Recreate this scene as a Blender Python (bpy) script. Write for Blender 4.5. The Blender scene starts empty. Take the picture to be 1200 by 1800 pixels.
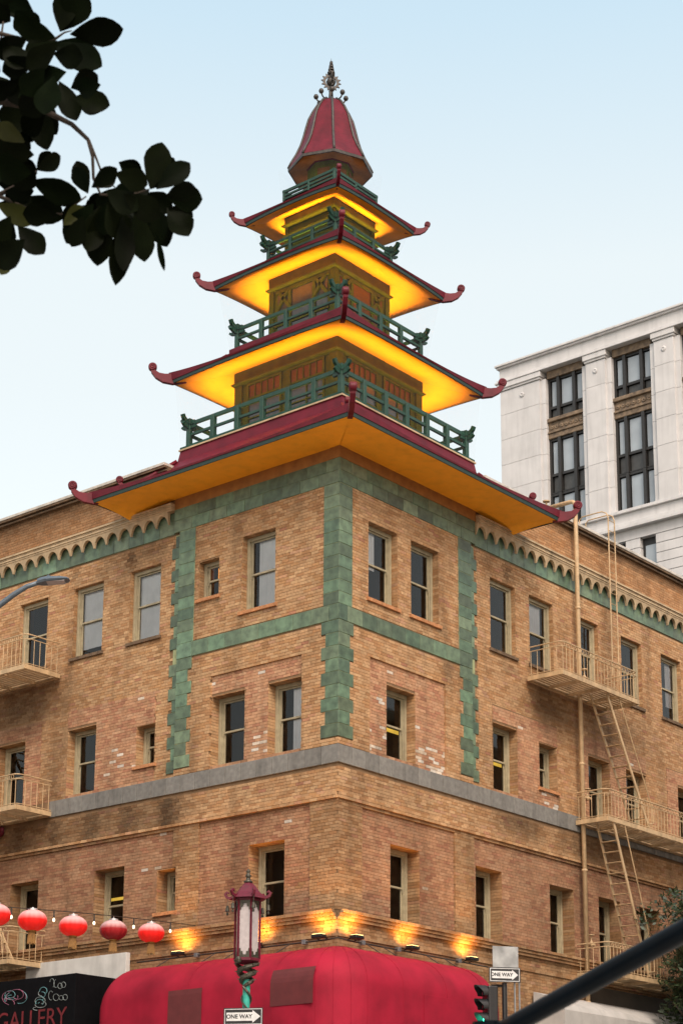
import bpy, bmesh, math, random
import numpy as np
from mathutils import Vector, Matrix

# ------------------------------------------------------------------ scene, camera, sky, sun, exposure
S = bpy.context.scene
COL = S.collection
rnd = random.Random(7)
R_ = math.radians

CAM = Vector((-32.2309613, -26.9288903, 1.6))
YAW, PIT, ROL = R_(50.06968652), R_(13.800764), R_(0.34345042)
FPX, PPX, PPY = 3343.674, 591.021, 1348.398          # focal length and principal point, in pixels of a 1200 x 1800 frame
FW = Vector((math.sin(YAW) * math.cos(PIT), math.cos(YAW) * math.cos(PIT), math.sin(PIT)))
_rt = Vector((math.cos(YAW), -math.sin(YAW), 0)); _up = _rt.cross(FW)
RT = _rt * math.cos(ROL) + _up * math.sin(ROL); UP = RT.cross(FW)
cam_d = bpy.data.cameras.new('camera'); cam = bpy.data.objects.new('camera', cam_d); COL.objects.link(cam)
cam.matrix_world = Matrix(((RT.x, UP.x, -FW.x, CAM.x), (RT.y, UP.y, -FW.y, CAM.y), (RT.z, UP.z, -FW.z, CAM.z), (0, 0, 0, 1)))
cam_d.sensor_fit = 'VERTICAL'; cam_d.sensor_height = 36; cam_d.sensor_width = 24
cam_d.lens = FPX / 1800 * 36
cam_d.shift_x = (600 - PPX) / 1800; cam_d.shift_y = (PPY - 900) / 1800
cam_d.clip_start = 0.1; cam_d.clip_end = 3000
cam_d.dof.use_dof = True; cam_d.dof.focus_distance = 43.5; cam_d.dof.aperture_fstop = 5.6
S.camera = cam

SUN_EL, SUN_AZ = R_(48), R_(218)                      # azimuth clockwise from +Y
W = bpy.data.worlds.new('World'); S.world = W; W.use_nodes = True
nt = W.node_tree; bg = nt.nodes['Background']
sky = nt.nodes.new('ShaderNodeTexSky'); sky.sky_type = 'NISHITA'; sky.sun_disc = False
sky.sun_elevation = SUN_EL; sky.sun_rotation = SUN_AZ; sky.altitude = 0
sky.air_density = 1.0; sky.dust_density = 4.0; sky.ozone_density = 1.5
veil = nt.nodes.new('ShaderNodeMix'); veil.data_type = 'RGBA'; veil.blend_type = 'ADD'; veil.inputs[0].default_value = 1
dim = nt.nodes.new('ShaderNodeMix'); dim.data_type = 'RGBA'; dim.blend_type = 'MULTIPLY'; dim.inputs[0].default_value = 1; nt.links.new(sky.outputs[0], dim.inputs[6]); dim.inputs[7].default_value = (.8, .62, .5, 1)
nt.links.new(dim.outputs[2], veil.inputs[6]); tcw = nt.nodes.new('ShaderNodeTexCoord'); spw = nt.nodes.new('ShaderNodeSeparateXYZ'); nt.links.new(tcw.outputs['Generated'], spw.inputs[0])
hz = nt.nodes.new('ShaderNodeValToRGB'); nt.links.new(spw.outputs[2], hz.inputs[0]); he = hz.color_ramp.elements   # thin bright haze, thickest towards the horizon all round
he[0].position = .0; he[0].color = (.40, .41, .38, 1); he[1].position = .75; he[1].color = (.16, .22, .25, 1)
for p_, c_ in ((.22, (.36, .38, .35)), (.42, (.325, .348, .322)), (.475, (.325, .352, .33)), (.58, (.229, .305, .331))):
    e_ = he.new(p_); e_.color = (*c_, 1)
hm = nt.nodes.new('ShaderNodeMix'); hm.data_type = 'RGBA'; hm.blend_type = 'MULTIPLY'; hm.inputs[0].default_value = 1; nt.links.new(hz.outputs[0], hm.inputs[6]); hm.inputs[7].default_value = (10.3, 10.3, 10.4, 1)
nt.links.new(hm.outputs[2], veil.inputs[7])
nt.links.new(veil.outputs[2], bg.inputs[0]); bg.inputs[1].default_value = 0.12
sd = bpy.data.lights.new('sun', 'SUN'); sd.energy = 1.65; sd.angle = R_(26); sd.color = (1, .93, .84)
so = bpy.data.objects.new('sun', sd); COL.objects.link(so)
sdir = Vector((math.sin(SUN_AZ) * math.cos(SUN_EL), math.cos(SUN_AZ) * math.cos(SUN_EL), math.sin(SUN_EL)))
so.rotation_euler = sdir.to_track_quat('Z', 'Y').to_euler(); so.location = (-20, -60, 60)
S.view_settings.view_transform = 'Standard'; S.view_settings.look = 'None'
S.view_settings.exposure = 0.72; S.view_settings.gamma = 1
S.render.engine = 'CYCLES'; S.cycles.use_denoising = True
S.cycles.max_bounces = 8; S.cycles.transparent_max_bounces = 16
S.cycles.sample_clamp_indirect = 6
S.cycles.caustics_reflective = False; S.cycles.caustics_refractive = False

# ------------------------------------------------------------------ helpers
def at(px, py, d):
    """point seen at pixel (px, py) of the 1200 x 1800 frame, d metres along the optical axis"""
    return CAM + (FW + RT * ((px - PPX) / FPX) - UP * ((py - PPY) / FPX)) * d
def pix(P):
    v = Vector(P) - CAM; d = v.dot(FW)
    return PPX + FPX * v.dot(RT) / d, PPY - FPX * v.dot(UP) / d
def onwall(face, px, py, off=0.0):
    """(u, z) where the ray of a pixel meets a plane parallel to a wall, off metres outside it"""
    d = (FW + RT * ((px - PPX) / FPX) - UP * ((py - PPY) / FPX)); i = 0 if face == 'L' else 1
    t = (-off - CAM[i]) / d[i]; P = CAM + d * t
    return P[1 - i], P[2]
def FP(face, u, z, off=0.0):
    return Vector((-off, u, z)) if face == 'L' else Vector((u, -off, z))

MATS = {}
def mat(name, col, rough=.6, metal=0., var=.12, vs=6., bump=0., bs=40., emit=None, es=0., rndv=0., spec=.5, dirt=0., coat=0., hue=0.):
    m = bpy.data.materials.new(name); m.use_nodes = True; n = m.node_tree.nodes; l = m.node_tree.links
    b = n['Principled BSDF']; b.inputs['Roughness'].default_value = rough; b.inputs['Metallic'].default_value = metal
    b.inputs['Specular IOR Level'].default_value = spec; b.inputs['Coat Weight'].default_value = coat
    geo = n.new('ShaderNodeNewGeometry')
    no = n.new('ShaderNodeTexNoise'); no.inputs['Scale'].default_value = vs; no.inputs['Detail'].default_value = 5
    l.new(geo.outputs['Position'], no.inputs['Vector'])
    mr = n.new('ShaderNodeMapRange'); mr.inputs[1].default_value = .3; mr.inputs[2].default_value = .7
    mr.inputs[3].default_value = 1 - var; mr.inputs[4].default_value = 1 + var; l.new(no.outputs['Fac'], mr.inputs[0])
    val = mr.outputs[0]
    if rndv or hue:
        oi = n.new('ShaderNodeObjectInfo')
    if rndv:
        m2 = n.new('ShaderNodeMapRange'); m2.inputs[3].default_value = 1 - rndv; m2.inputs[4].default_value = 1 + rndv
        l.new(oi.outputs['Random'], m2.inputs[0])
        mu = n.new('ShaderNodeMath'); mu.operation = 'MULTIPLY'; l.new(val, mu.inputs[0]); l.new(m2.outputs[0], mu.inputs[1]); val = mu.outputs[0]
    if dirt:
        mp = n.new('ShaderNodeMapping'); mp.inputs['Scale'].default_value = (3.5, 3.5, .35); l.new(geo.outputs['Position'], mp.inputs[0])
        n2 = n.new('ShaderNodeTexNoise'); n2.inputs['Scale'].default_value = 1.0; n2.inputs['Detail'].default_value = 6; l.new(mp.outputs[0], n2.inputs['Vector'])
        m3 = n.new('ShaderNodeMapRange'); m3.inputs[1].default_value = .48; m3.inputs[2].default_value = .75
        m3.inputs[3].default_value = 1; m3.inputs[4].default_value = 1 - dirt; l.new(n2.outputs['Fac'], m3.inputs[0])
        mu = n.new('ShaderNodeMath'); mu.operation = 'MULTIPLY'; l.new(val, mu.inputs[0]); l.new(m3.outputs[0], mu.inputs[1]); val = mu.outputs[0]
    mix = n.new('ShaderNodeMix'); mix.data_type = 'RGBA'; mix.blend_type = 'MULTIPLY'; mix.inputs[0].default_value = 1
    mix.inputs[6].default_value = (*col, 1); l.new(val, mix.inputs[7])
    out = mix.outputs[2]
    if hue:
        hs = n.new('ShaderNodeHueSaturation'); mh = n.new('ShaderNodeMath'); mh.operation = 'MULTIPLY_ADD'
        fr = n.new('ShaderNodeMath'); fr.operation = 'MULTIPLY'; fr.inputs[1].default_value = 7.31; l.new(oi.outputs['Random'], fr.inputs[0])
        f2 = n.new('ShaderNodeMath'); f2.operation = 'FRACT'; l.new(fr.outputs[0], f2.inputs[0])
        mh.inputs[1].default_value = hue; mh.inputs[2].default_value = .5 - hue / 2; l.new(f2.outputs[0], mh.inputs[0])
        l.new(mh.outputs[0], hs.inputs['Hue']); l.new(out, hs.inputs['Color']); out = hs.outputs[0]
    l.new(out, b.inputs['Base Color'])
    if bump:
        nb = n.new('ShaderNodeTexNoise'); nb.inputs['Scale'].default_value = bs; nb.inputs['Detail'].default_value = 4; l.new(geo.outputs['Position'], nb.inputs['Vector'])
        bp_ = n.new('ShaderNodeBump'); bp_.inputs['Strength'].default_value = bump; bp_.inputs['Distance'].default_value = .02
        l.new(nb.outputs['Fac'], bp_.inputs['Height']); l.new(bp_.outputs[0], b.inputs['Normal'])
    if emit:
        b.inputs['Emission Color'].default_value = (*emit, 1); b.inputs['Emission Strength'].default_value = es
    MATS[name] = m
    return m

class MB:
    def __init__(s): s.v = []; s.f = []
    def add(s, vs, fs):
        o = len(s.v); s.v += [tuple(v) for v in vs]; s.f += [tuple(i + o for i in f) for f in fs]; return s
    def box(s, x0, x1, y0, y1, z0, z1):
        if x0 > x1: x0, x1 = x1, x0
        if y0 > y1: y0, y1 = y1, y0
        if z0 > z1: z0, z1 = z1, z0
        return s.add([(x0, y0, z0), (x1, y0, z0), (x1, y1, z0), (x0, y1, z0), (x0, y0, z1), (x1, y0, z1), (x1, y1, z1), (x0, y1, z1)],
                     [(0, 3, 2, 1), (4, 5, 6, 7), (0, 1, 5, 4), (1, 2, 6, 5), (2, 3, 7, 6), (3, 0, 4, 7)])
    def fbox(s, face, u0, u1, z0, z1, o0, o1):
        return s.box(-o1, -o0, u0, u1, z0, z1) if face == 'L' else s.box(u0, u1, -o1, -o0, z0, z1)
    def bar(s, a, b, w, h=None, up=(0, 0, 1)):
        a = Vector(a); b = Vector(b); h = h or w; d = (b - a).normalized(); upv = Vector(up)
        if abs(d.dot(upv)) > .99: upv = Vector((1, 0, 0))
        x = d.cross(upv).normalized(); y = x.cross(d)
        vs = [p + x * (i * w / 2) + y * (j * h / 2) for p in (a, b) for i, j in ((-1, -1), (1, -1), (1, 1), (-1, 1))]
        return s.add(vs, [(3, 2, 1, 0), (4, 5, 6, 7), (0, 1, 5, 4), (1, 2, 6, 5), (2, 3, 7, 6), (3, 0, 4, 7)])
    def tube(s, pts, r, n=8, caps=True):
        pts = [Vector(p) for p in pts]; k = len(pts); rs = r if isinstance(r, (list, tuple)) else [r] * k
        vs = []; fs = []; prev = None
        for i, p in enumerate(pts):
            d = (pts[min(i + 1, k - 1)] - pts[max(i - 1, 0)]).normalized()
            if prev is None:
                t = Vector((0, 0, 1)) if abs(d.z) < .9 else Vector((1, 0, 0)); x = d.cross(t).normalized()
            else:
                x = (prev - d * prev.dot(d)).normalized()
            prev = x; y = d.cross(x)
            for j in range(n):
                a = 2 * math.pi * j / n; vs.append(p + (x * math.cos(a) + y * math.sin(a)) * rs[i])
        for i in range(k - 1):
            for j in range(n):
                fs.append((i * n + j, i * n + (j + 1) % n, (i + 1) * n + (j + 1) % n, (i + 1) * n + j))
        if caps: fs += [tuple(range(n - 1, -1, -1)), tuple((k - 1) * n + j for j in range(n))]
        return s.add(vs, fs)
    def lathe(s, prof, n=24, c=(0, 0, 0), a0=0., capb=True, capt=True):
        vs = []; fs = []; k = len(prof)
        for r, z in prof:
            for j in range(n):
                a = a0 + 2 * math.pi * j / n; vs.append((c[0] + r * math.cos(a), c[1] + r * math.sin(a), c[2] + z))
        for i in range(k - 1):
            for j in range(n): fs.append((i * n + j, i * n + (j + 1) % n, (i + 1) * n + (j + 1) % n, (i + 1) * n + j))
        if capb: fs.append(tuple(range(n - 1, -1, -1)))
        if capt: fs.append(tuple((k - 1) * n + j for j in range(n)))
        return s.add(vs, fs)
    def prism(s, poly, o, ex, ey, ez, t):
        """2-D polygon in the plane (ex, ey) at o, extruded by t along ez"""
        o = Vector(o); ex = Vector(ex); ey = Vector(ey); ez = Vector(ez); n = len(poly)
        vs = [o + ex * a + ey * b for a, b in poly] + [o + ex * a + ey * b + ez * t for a, b in poly]
        return s.add(vs, [tuple(range(n - 1, -1, -1)), tuple(range(n, 2 * n))] + [(i, (i + 1) % n, n + (i + 1) % n, n + i) for i in range(n)])
    def sqring(s, prof, n=1, lift=0., lw=None):
        """square rings (half size, z) joined round the axis; lift raises the middle of the edges (weight lw per ring)"""
        lw = lw or [1] * len(prof); vs = []; fs = []; m = 4 * n
        for (h, z), w_ in zip(prof, lw):
            for k, (a, b) in enumerate((((-1, -1), (1, -1)), ((1, -1), (1, 1)), ((1, 1), (-1, 1)), ((-1, 1), (-1, -1)))):
                for j in range(n):
                    t = j / n; q = abs(2 * t - 1)
                    vs.append(((a[0] + (b[0] - a[0]) * t) * h, (a[1] + (b[1] - a[1]) * t) * h, z + lift * w_ * (1 - q ** 2.5)))
        for i in range(len(prof) - 1):
            for j in range(m): fs.append((i * m + j, i * m + (j + 1) % m, (i + 1) * m + (j + 1) % m, (i + 1) * m + j))
        return s.add(vs, fs)
    def build(s, name, m, parent=None, smooth=False, bev=0., recalc=True):
        me = bpy.data.meshes.new(name); me.from_pydata(s.v, [], s.f); me.validate()
        if recalc: bm = bmesh.new(); bm.from_mesh(me); bmesh.ops.recalc_face_normals(bm, faces=bm.faces); bm.to_mesh(me); bm.free()
        o = link(name, me, m, parent, smooth)
        if bev:
            md = o.modifiers.new('bevel', 'BEVEL'); md.width = bev; md.segments = 2; md.limit_method = 'ANGLE'; md.angle_limit = R_(40)
        return o

def link(name, me, m=None, parent=None, smooth=False, loc=None, rz=None):
    o = bpy.data.objects.new(name, me); COL.objects.link(o)
    if m is not None and not me.materials: me.materials.append(MATS[m] if isinstance(m, str) else m)
    if parent: o.parent = parent
    if loc is not None: o.location = loc
    if rz is not None: o.rotation_euler = (0, 0, rz)
    if smooth: me.shade_smooth()
    return o
def empty(name, loc=(0, 0, 0), rz=0, parent=None):
    o = bpy.data.objects.new(name, None); COL.objects.link(o); o.location = loc; o.rotation_euler = (0, 0, rz); o.empty_display_size = .2
    if parent: o.parent = parent
    return o
def tag(o, label, cat, group=None):
    o['label'] = label; o['category'] = cat
    if group: o['group'] = group
    return o
def struct(o): o['kind'] = 'structure'; return o
def copy_tree(o, parent=None, loc=None):
    c = o.copy(); COL.objects.link(c); c.parent = parent
    if loc is not None: c.location = loc
    for ch in [x for x in o.children]: copy_tree(ch, c)
    return c
_bb = {}
def bevbox(sx, sy, sz, b=.008):
    """a box mesh with softened edges, origin at its centre, shared between pieces of one size"""
    k = (round(sx, 3), round(sy, 3), round(sz, 3), b)
    if k not in _bb:
        bm = bmesh.new(); bmesh.ops.create_cube(bm, size=1); bmesh.ops.scale(bm, vec=(sx, sy, sz), verts=bm.verts)
        bmesh.ops.bevel(bm, geom=bm.edges[:], offset=b, segments=1, affect='EDGES')
        me = bpy.data.meshes.new('piece'); bm.to_mesh(me); bm.free(); _bb[k] = me
    return _bb[k]
def piece(name, face, u0, u1, z0, z1, o0, o1, m, parent, b=.008):
    me = bevbox(u1 - u0, o1 - o0, z1 - z0, b)
    if me.materials and me.materials[0].name != m:
        me = me.copy(); me.materials.clear()
    return link(name, me, m, parent, loc=FP(face, (u0 + u1) / 2, (z0 + z1) / 2, (o0 + o1) / 2), rz=R_(-90) if face == 'L' else 0)
def text_mesh(txt, size, name, bold=0.):
    c = bpy.data.curves.new(name, 'FONT'); c.body = txt; c.size = size; c.align_x = 'CENTER'; c.align_y = 'CENTER'; c.extrude = .002; c.offset = bold
    o = bpy.data.objects.new(name, c); COL.objects.link(o)
    me = bpy.data.meshes.new_from_object(o.evaluated_get(bpy.context.evaluated_depsgraph_get()))
    bpy.data.objects.remove(o); bpy.data.curves.remove(c)
    return me

# ------------------------------------------------------------------ materials
def brick_material():
    m = bpy.data.materials.new('brick'); m.use_nodes = True; n = m.node_tree.nodes; l = m.node_tree.links
    b = n['Principled BSDF']; b.inputs['Roughness'].default_value = .85; b.inputs['Specular IOR Level'].default_value = .25
    a = n.new('ShaderNodeAttribute'); a.attribute_name = 'tone'
    geo = n.new('ShaderNodeNewGeometry')
    no = n.new('ShaderNodeTexNoise'); no.inputs['Scale'].default_value = 14; no.inputs['Detail'].default_value = 6; l.new(geo.outputs['Position'], no.inputs['Vector'])
    mr = n.new('ShaderNodeMapRange'); mr.inputs[1].default_value = .3; mr.inputs[2].default_value = .7; mr.inputs[3].default_value = .8; mr.inputs[4].default_value = 1.15
    l.new(no.outputs['Fac'], mr.inputs[0])
    mp = n.new('ShaderNodeMapping'); mp.inputs['Scale'].default_value = (1.4, 1.4, .22); l.new(geo.outputs['Position'], mp.inputs[0])
    n2 = n.new('ShaderNodeTexNoise'); n2.inputs['Scale'].default_value = 1; n2.inputs['Detail'].default_value = 7; l.new(mp.outputs[0], n2.inputs['Vector'])
    m3 = n.new('ShaderNodeMapRange'); m3.inputs[1].default_value = .5; m3.inputs[2].default_value = .78; m3.inputs[3].default_value = 1; m3.inputs[4].default_value = .5
    l.new(n2.outputs['Fac'], m3.inputs[0])
    mu = n.new('ShaderNodeMath'); mu.operation = 'MULTIPLY'; l.new(mr.outputs[0], mu.inputs[0]); l.new(m3.outputs[0], mu.inputs[1])
    mx = n.new('ShaderNodeMix'); mx.data_type = 'RGBA'; mx.blend_type = 'MULTIPLY'; mx.inputs[0].default_value = 1
    l.new(a.outputs['Color'], mx.inputs[6]); l.new(mu.outputs[0], mx.inputs[7]); l.new(mx.outputs[2], b.inputs['Base Color'])
    nb = n.new('ShaderNodeTexNoise'); nb.inputs['Scale'].default_value = 70; l.new(geo.outputs['Position'], nb.inputs['Vector'])
    bu = n.new('ShaderNodeBump'); bu.inputs['Strength'].default_value = .3; bu.inputs['Distance'].default_value = .01
    l.new(nb.outputs['Fac'], bu.inputs['Height']); l.new(bu.outputs[0], b.inputs['Normal'])
    MATS['brick'] = m
brick_material()
def far_brick_material():
    m = bpy.data.materials.new('far_brick'); m.use_nodes = True; n = m.node_tree.nodes; l = m.node_tree.links
    b = n['Principled BSDF']; b.inputs['Roughness'].default_value = .85
    geo = n.new('ShaderNodeNewGeometry'); sx = n.new('ShaderNodeSeparateXYZ'); l.new(geo.outputs['Position'], sx.inputs[0])
    ad = n.new('ShaderNodeMath'); ad.operation = 'ADD'; l.new(sx.outputs[0], ad.inputs[0]); l.new(sx.outputs[1], ad.inputs[1])
    cb = n.new('ShaderNodeCombineXYZ'); l.new(ad.outputs[0], cb.inputs[0]); l.new(sx.outputs[2], cb.inputs[1])
    br = n.new('ShaderNodeTexBrick'); br.inputs['Scale'].default_value = 1; br.inputs['Brick Width'].default_value = .23; br.inputs['Row Height'].default_value = .075
    br.inputs['Mortar Size'].default_value = .005; br.inputs['Color1'].default_value = (.50, .28, .13, 1); br.inputs['Color2'].default_value = (.38, .19, .09, 1); br.inputs['Mortar'].default_value = (.3, .22, .14, 1)
    l.new(cb.outputs[0], br.inputs['Vector']); l.new(br.outputs['Color'], b.inputs['Base Color'])
    MATS['far_brick'] = m
far_brick_material()
mat('mortar', (.20, .12, .06), .95, var=.25, vs=3)
mat('green_tile', (.098, .150, .090), .42, var=.36, vs=5, rndv=.38, hue=.075, bump=.12, bs=25, dirt=.15)
mat('grey_stone', (.18, .175, .16), .85, var=.18, vs=9, rndv=.12, bump=.2, bs=50, dirt=.3)
mat('cream', (.46, .345, .21), .7, var=.15, vs=5, dirt=.35, bump=.08)
mat('cap', (.5, .47, .42), .6, var=.15, vs=4, dirt=.3)
mat('dark_brick', (.13, .085, .05), .9, var=.4, vs=5, bump=.3, bs=30)
mat('window_paint', (.36, .31, .20), .55, var=.14, vs=8, dirt=.25)
mat('interior', (.028, .024, .02), .9, var=.3, vs=1.2)
mat('blind', (.85, .87, .88), .8, var=.07, vs=3)
mat('warm_lamp', (.5, .35, .1), .6, var=.5, vs=3, emit=(1, .62, .08), es=.42)
mat('orange_lamp', (.8, .4, .1), .6, emit=(1, .33, .03), es=.9)
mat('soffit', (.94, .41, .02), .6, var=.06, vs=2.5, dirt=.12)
mat('plaster', (.30, .13, .03), .8, var=.2, vs=4)
mat('crimson', (.115, .0055, .015), .5, spec=.25, var=.22, vs=3, bump=.12, bs=9, dirt=.2)
mat('fascia_green', (.014, .04, .034), .5, var=.2, vs=6)
mat('rail_green', (.008, .05, .031), .5, spec=.3, var=.22, vs=7, dirt=.25)
mat('olive', (.078, .090, .003), .7, spec=.06, var=.18, vs=4, dirt=.2)
mat('bronze', (.055, .048, .042), .5, metal=.3, var=.3, vs=12)
mat('amber_pane', (.09, .030, .003), .4, spec=.15, var=.3, vs=3, emit=(1, .36, .03), es=.012)
mat('dark_pane', (.05, .055, .05), .12, var=.2)
mat('iron_cream', (.50, .355, .20), .6, var=.15, vs=8, dirt=.4)
mat('red_vinyl', (.285, .007, .026), .75, spec=.25, var=.2, vs=1.6, bump=.1, bs=5, dirt=.1)
mat('maroon_patch', (.11, .018, .02), .8, var=.15, vs=4)
mat('black_paint', (.004, .004, .005), .7, var=.2, spec=.08)
mat('black_metal', (.012, .012, .013), .42, var=.2)
mat('white_board', (.58, .58, .55), .7, var=.1, vs=3, dirt=.2)
mat('chalk_white', (.17, .20, .20), .9, var=.4, vs=9)
mat('chalk_teal', (.10, .24, .26), .9, var=.5, vs=7)
mat('chalk_pink', (.22, .08, .13), .9, var=.5, vs=7)
mat('chalk_red', (.13, .008, .013), .9, var=.3, vs=9)
mat('grey_metal', (.28, .30, .32), .4, metal=.7, var=.15)
mat('street_grey', (.10, .13, .16), .45, metal=.3, var=.12)
mat('blue_black', (.0015, .004, .007), .4, spec=.07, var=.2)
mat('sign_black', (.01, .01, .011), .5, var=.1)
mat('sign_white', (.62, .63, .63), .45, var=.1, vs=9, dirt=.2)
mat('sign_back', (.30, .31, .31), .4, metal=.4, var=.3, vs=4)
mat('turquoise', (.03, .33, .26), .4, var=.15, vs=9)
mat('lamp_red', (.11, .006, .02), .45, var=.2, vs=10)
mat('lamp_glass', (.42, .38, .38), .35, var=.1, vs=12)
mat('dragon_bronze', (.06, .055, .04), .45, metal=.4, var=.4, vs=20)
mat('signal_green', (.05, .5, .3), .4, emit=(.05, 1, .55), es=6)
mat('dark_lens', (.01, .008, .006), .2)
mat('gold', (.25, .12, .02), .6, var=.2, vs=30)
mat('silver', (.6, .6, .62), .35, metal=.7)
mat('bulb', (.9, .8, .6), .3, emit=(1, .8, .5), es=2.2)
mat('wire', (.03, .025, .02), .6)
mat('asphalt', (.14, .138, .13), .9, var=.2, vs=2, bump=.2)
mat('concrete', (.50, .47, .42), .9, var=.15, vs=2, bump=.1)
mat('terracotta_white', (.57, .565, .56), .75, var=.07, vs=1.2, rndv=.03, dirt=.14)
mat('tower_bronze', (.02, .019, .018), .5, var=.2)
mat('spandrel', (.17, .12, .075), .6, var=.5, vs=3.5, bump=.5, bs=8)
mat('tower_pane', (.33, .38, .42), .15, var=.12, vs=.8)
mat('tower_dark_panel', (.05, .05, .048), .4, var=.2)
mat('bark', (.035, .024, .016), .9, var=.4, vs=20, bump=.4)
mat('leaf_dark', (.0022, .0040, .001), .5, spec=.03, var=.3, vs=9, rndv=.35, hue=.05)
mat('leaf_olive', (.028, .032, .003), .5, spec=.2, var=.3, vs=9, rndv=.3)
mat('leaf_small', (.018, .034, .010), .5, var=.4, vs=3)
mat('roof_felt', (.12, .115, .11), .95, var=.2)
mat('dark_board', (.045, .035, .025), .8, var=.25, vs=2)
mat('grey_canvas', (.42, .41, .39), .8, var=.12, vs=2, dirt=.2)
def glass_material():
    m = bpy.data.materials.new('pane'); m.use_nodes = True; n = m.node_tree.nodes; l = m.node_tree.links
    n.remove(n['Principled BSDF']); o = n['Material Output']
    t = n.new('ShaderNodeBsdfTransparent'); t.inputs[0].default_value = (.97, .975, .97, 1)
    g = n.new('ShaderNodeBsdfGlossy'); g.inputs['Roughness'].default_value = .03
    fr = n.new('ShaderNodeFresnel'); fr.inputs[0].default_value = 1.5
    geo = n.new('ShaderNodeNewGeometry'); no = n.new('ShaderNodeTexNoise'); no.inputs['Scale'].default_value = 1.7; l.new(geo.outputs['Position'], no.inputs['Vector'])
    bu = n.new('ShaderNodeBump'); bu.inputs['Strength'].default_value = .06; bu.inputs['Distance'].default_value = .03; l.new(no.outputs['Fac'], bu.inputs['Height']); l.new(bu.outputs[0], g.inputs['Normal'])
    mx = n.new('ShaderNodeMixShader'); l.new(fr.outputs[0], mx.inputs[0]); l.new(t.outputs[0], mx.inputs[1]); l.new(g.outputs[0], mx.inputs[2]); l.new(mx.outputs[0], o.inputs[0])
    MATS['pane'] = m
    m = bpy.data.materials.new('net'); m.use_nodes = True; n = m.node_tree.nodes; l = m.node_tree.links
    n.remove(n['Principled BSDF']); o = n['Material Output']
    t = n.new('ShaderNodeBsdfTransparent'); d = n.new('ShaderNodeBsdfDiffuse'); d.inputs[0].default_value = (.55, .6, .63, 1)
    mx = n.new('ShaderNodeMixShader'); mx.inputs[0].default_value = .025
    l.new(t.outputs[0], mx.inputs[1]); l.new(d.outputs[0], mx.inputs[2]); l.new(mx.outputs[0], o.inputs[0]); MATS['net'] = m
glass_material()
def lantern_material(name, glow):
    m = bpy.data.materials.new(name); m.use_nodes = True; n = m.node_tree.nodes; l = m.node_tree.links
    b = n['Principled BSDF']; b.inputs['Roughness'].default_value = .45; b.inputs['Specular IOR Level'].default_value = .2
    tc = n.new('ShaderNodeTexCoord'); sp = n.new('ShaderNodeSeparateXYZ'); l.new(tc.outputs['Generated'], sp.inputs[0])
    cr = n.new('ShaderNodeValToRGB'); e = cr.color_ramp.elements
    e[0].position = .50 if glow else .52; e[0].color = (.60, .010, .010, 1) if glow else (.30, .014, .018, 1)      # red below, blending to a paler colour towards the crown
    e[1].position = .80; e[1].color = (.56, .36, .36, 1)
    l.new(sp.outputs[2], cr.inputs[0]); l.new(cr.outputs[0], b.inputs['Base Color'])
    if glow: b.inputs['Emission Color'].default_value = (1, .03, .015, 1); b.inputs['Emission Strength'].default_value = .17
    MATS[name] = m
lantern_material('lantern_lit', True); lantern_material('lantern_unlit', False)

# ------------------------------------------------------------------ ground
g = MB().add([(-900, -900, 0), (900, -900, 0), (900, 900, 0), (-900, 900, 0)], [(0, 1, 2, 3)]).build('ground', 'asphalt'); struct(g)
k = MB(); k.box(-4, 34, -4.6, 40, .004, .13); struct(k.build('pavement', 'concrete', bev=.02))
k = MB(); k.box(-18, -9.2, -4.6, 40, .004, .13); struct(k.build('pavement', 'concrete', bev=.02))
k = MB(); k.box(-60, 60, -40, -20, .004, .13); struct(k.build('pavement', 'concrete', bev=.02))

# ------------------------------------------------------------------ the corner building
B = empty('brick_building'); tag(B, 'four storey tan brick corner building with green tile quoins and arched cornice', 'building')
ZA, ZB, ZCc = (16.27, 18.21), (12.56, 14.31), (8.68, 10.47)
# face, u0, u1, z0, z1, row
WIN = [('L', 2.0, 3.1, *ZA), ('L', 3.86, 4.55, 16.89, 17.88), ('L', 5.95, 7.06, *ZA), ('L', 8.06, 9.19, *ZA), ('L', 10.22, 11.35, *ZA), ('L', 12.5, 13.6, *ZA),
       ('L', 2.96, 4.06, *ZB), ('L', 1.13, 2.215, *ZB), ('L', 5.99, 6.65, 12.95, 13.99), ('L', 8.13, 9.21, *ZB), ('L', 10.87, 11.97, *ZB),
       ('L', 1.63, 2.76, *ZCc), ('L', 5.09, 5.77, 9.15, 10.21), ('L', 6.92, 8.0, *ZCc), ('L', 10.1, 11.2, *ZCc),
       ('R', 1.085, 2.21, *ZA), ('R', 2.74, 3.87, *ZA), ('R', 6.16, 7.3, *ZA), ('R', 7.95, 9.09, *ZA), ('R', 10.24, 11.36, *ZA), ('R', 12.56, 13.67, *ZA), ('R', 14.77, 15.91, *ZA),
       ('R', 1.83, 2.95, *ZB), ('R', 6.18, 7.28, *ZB), ('R', 8.27, 9.12, 12.98, 14.2), ('R', 10.65, 11.75, *ZB), ('R', 12.6, 13.7, *ZB), ('R', 15.45, 16.5, *ZB),
       ('R', 1.97, 3.09, *ZCc), ('R', 5.355, 6.48, *ZCc), ('R', 8.63, 9.77, *ZCc), ('R', 10.98, 12.09, *ZCc), ('R', 13.1, 14.18, *ZCc), ('R', 15.6, 16.7, *ZCc)]
PAN = {'L': [(1.13, 4.06, 12.47, 14.85), (6.0, 9.22, 12.47, 14.79), (10.25, 16, 12.47, 14.78), (.83, 4.35, 8.62, 11.18), (5.2, 16, 8.62, 11.16)],
       'R': [(1.15, 4.12, 12.47, 14.83), (6.18, 9.13, 12.47, 14.78), (10.38, 13.69, 12.47, 14.79), (14.84, 22, 12.47, 14.77), (.88, 4.45, 8.62, 11.15), (5.26, 22, 8.62, 11.14)]}
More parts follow.
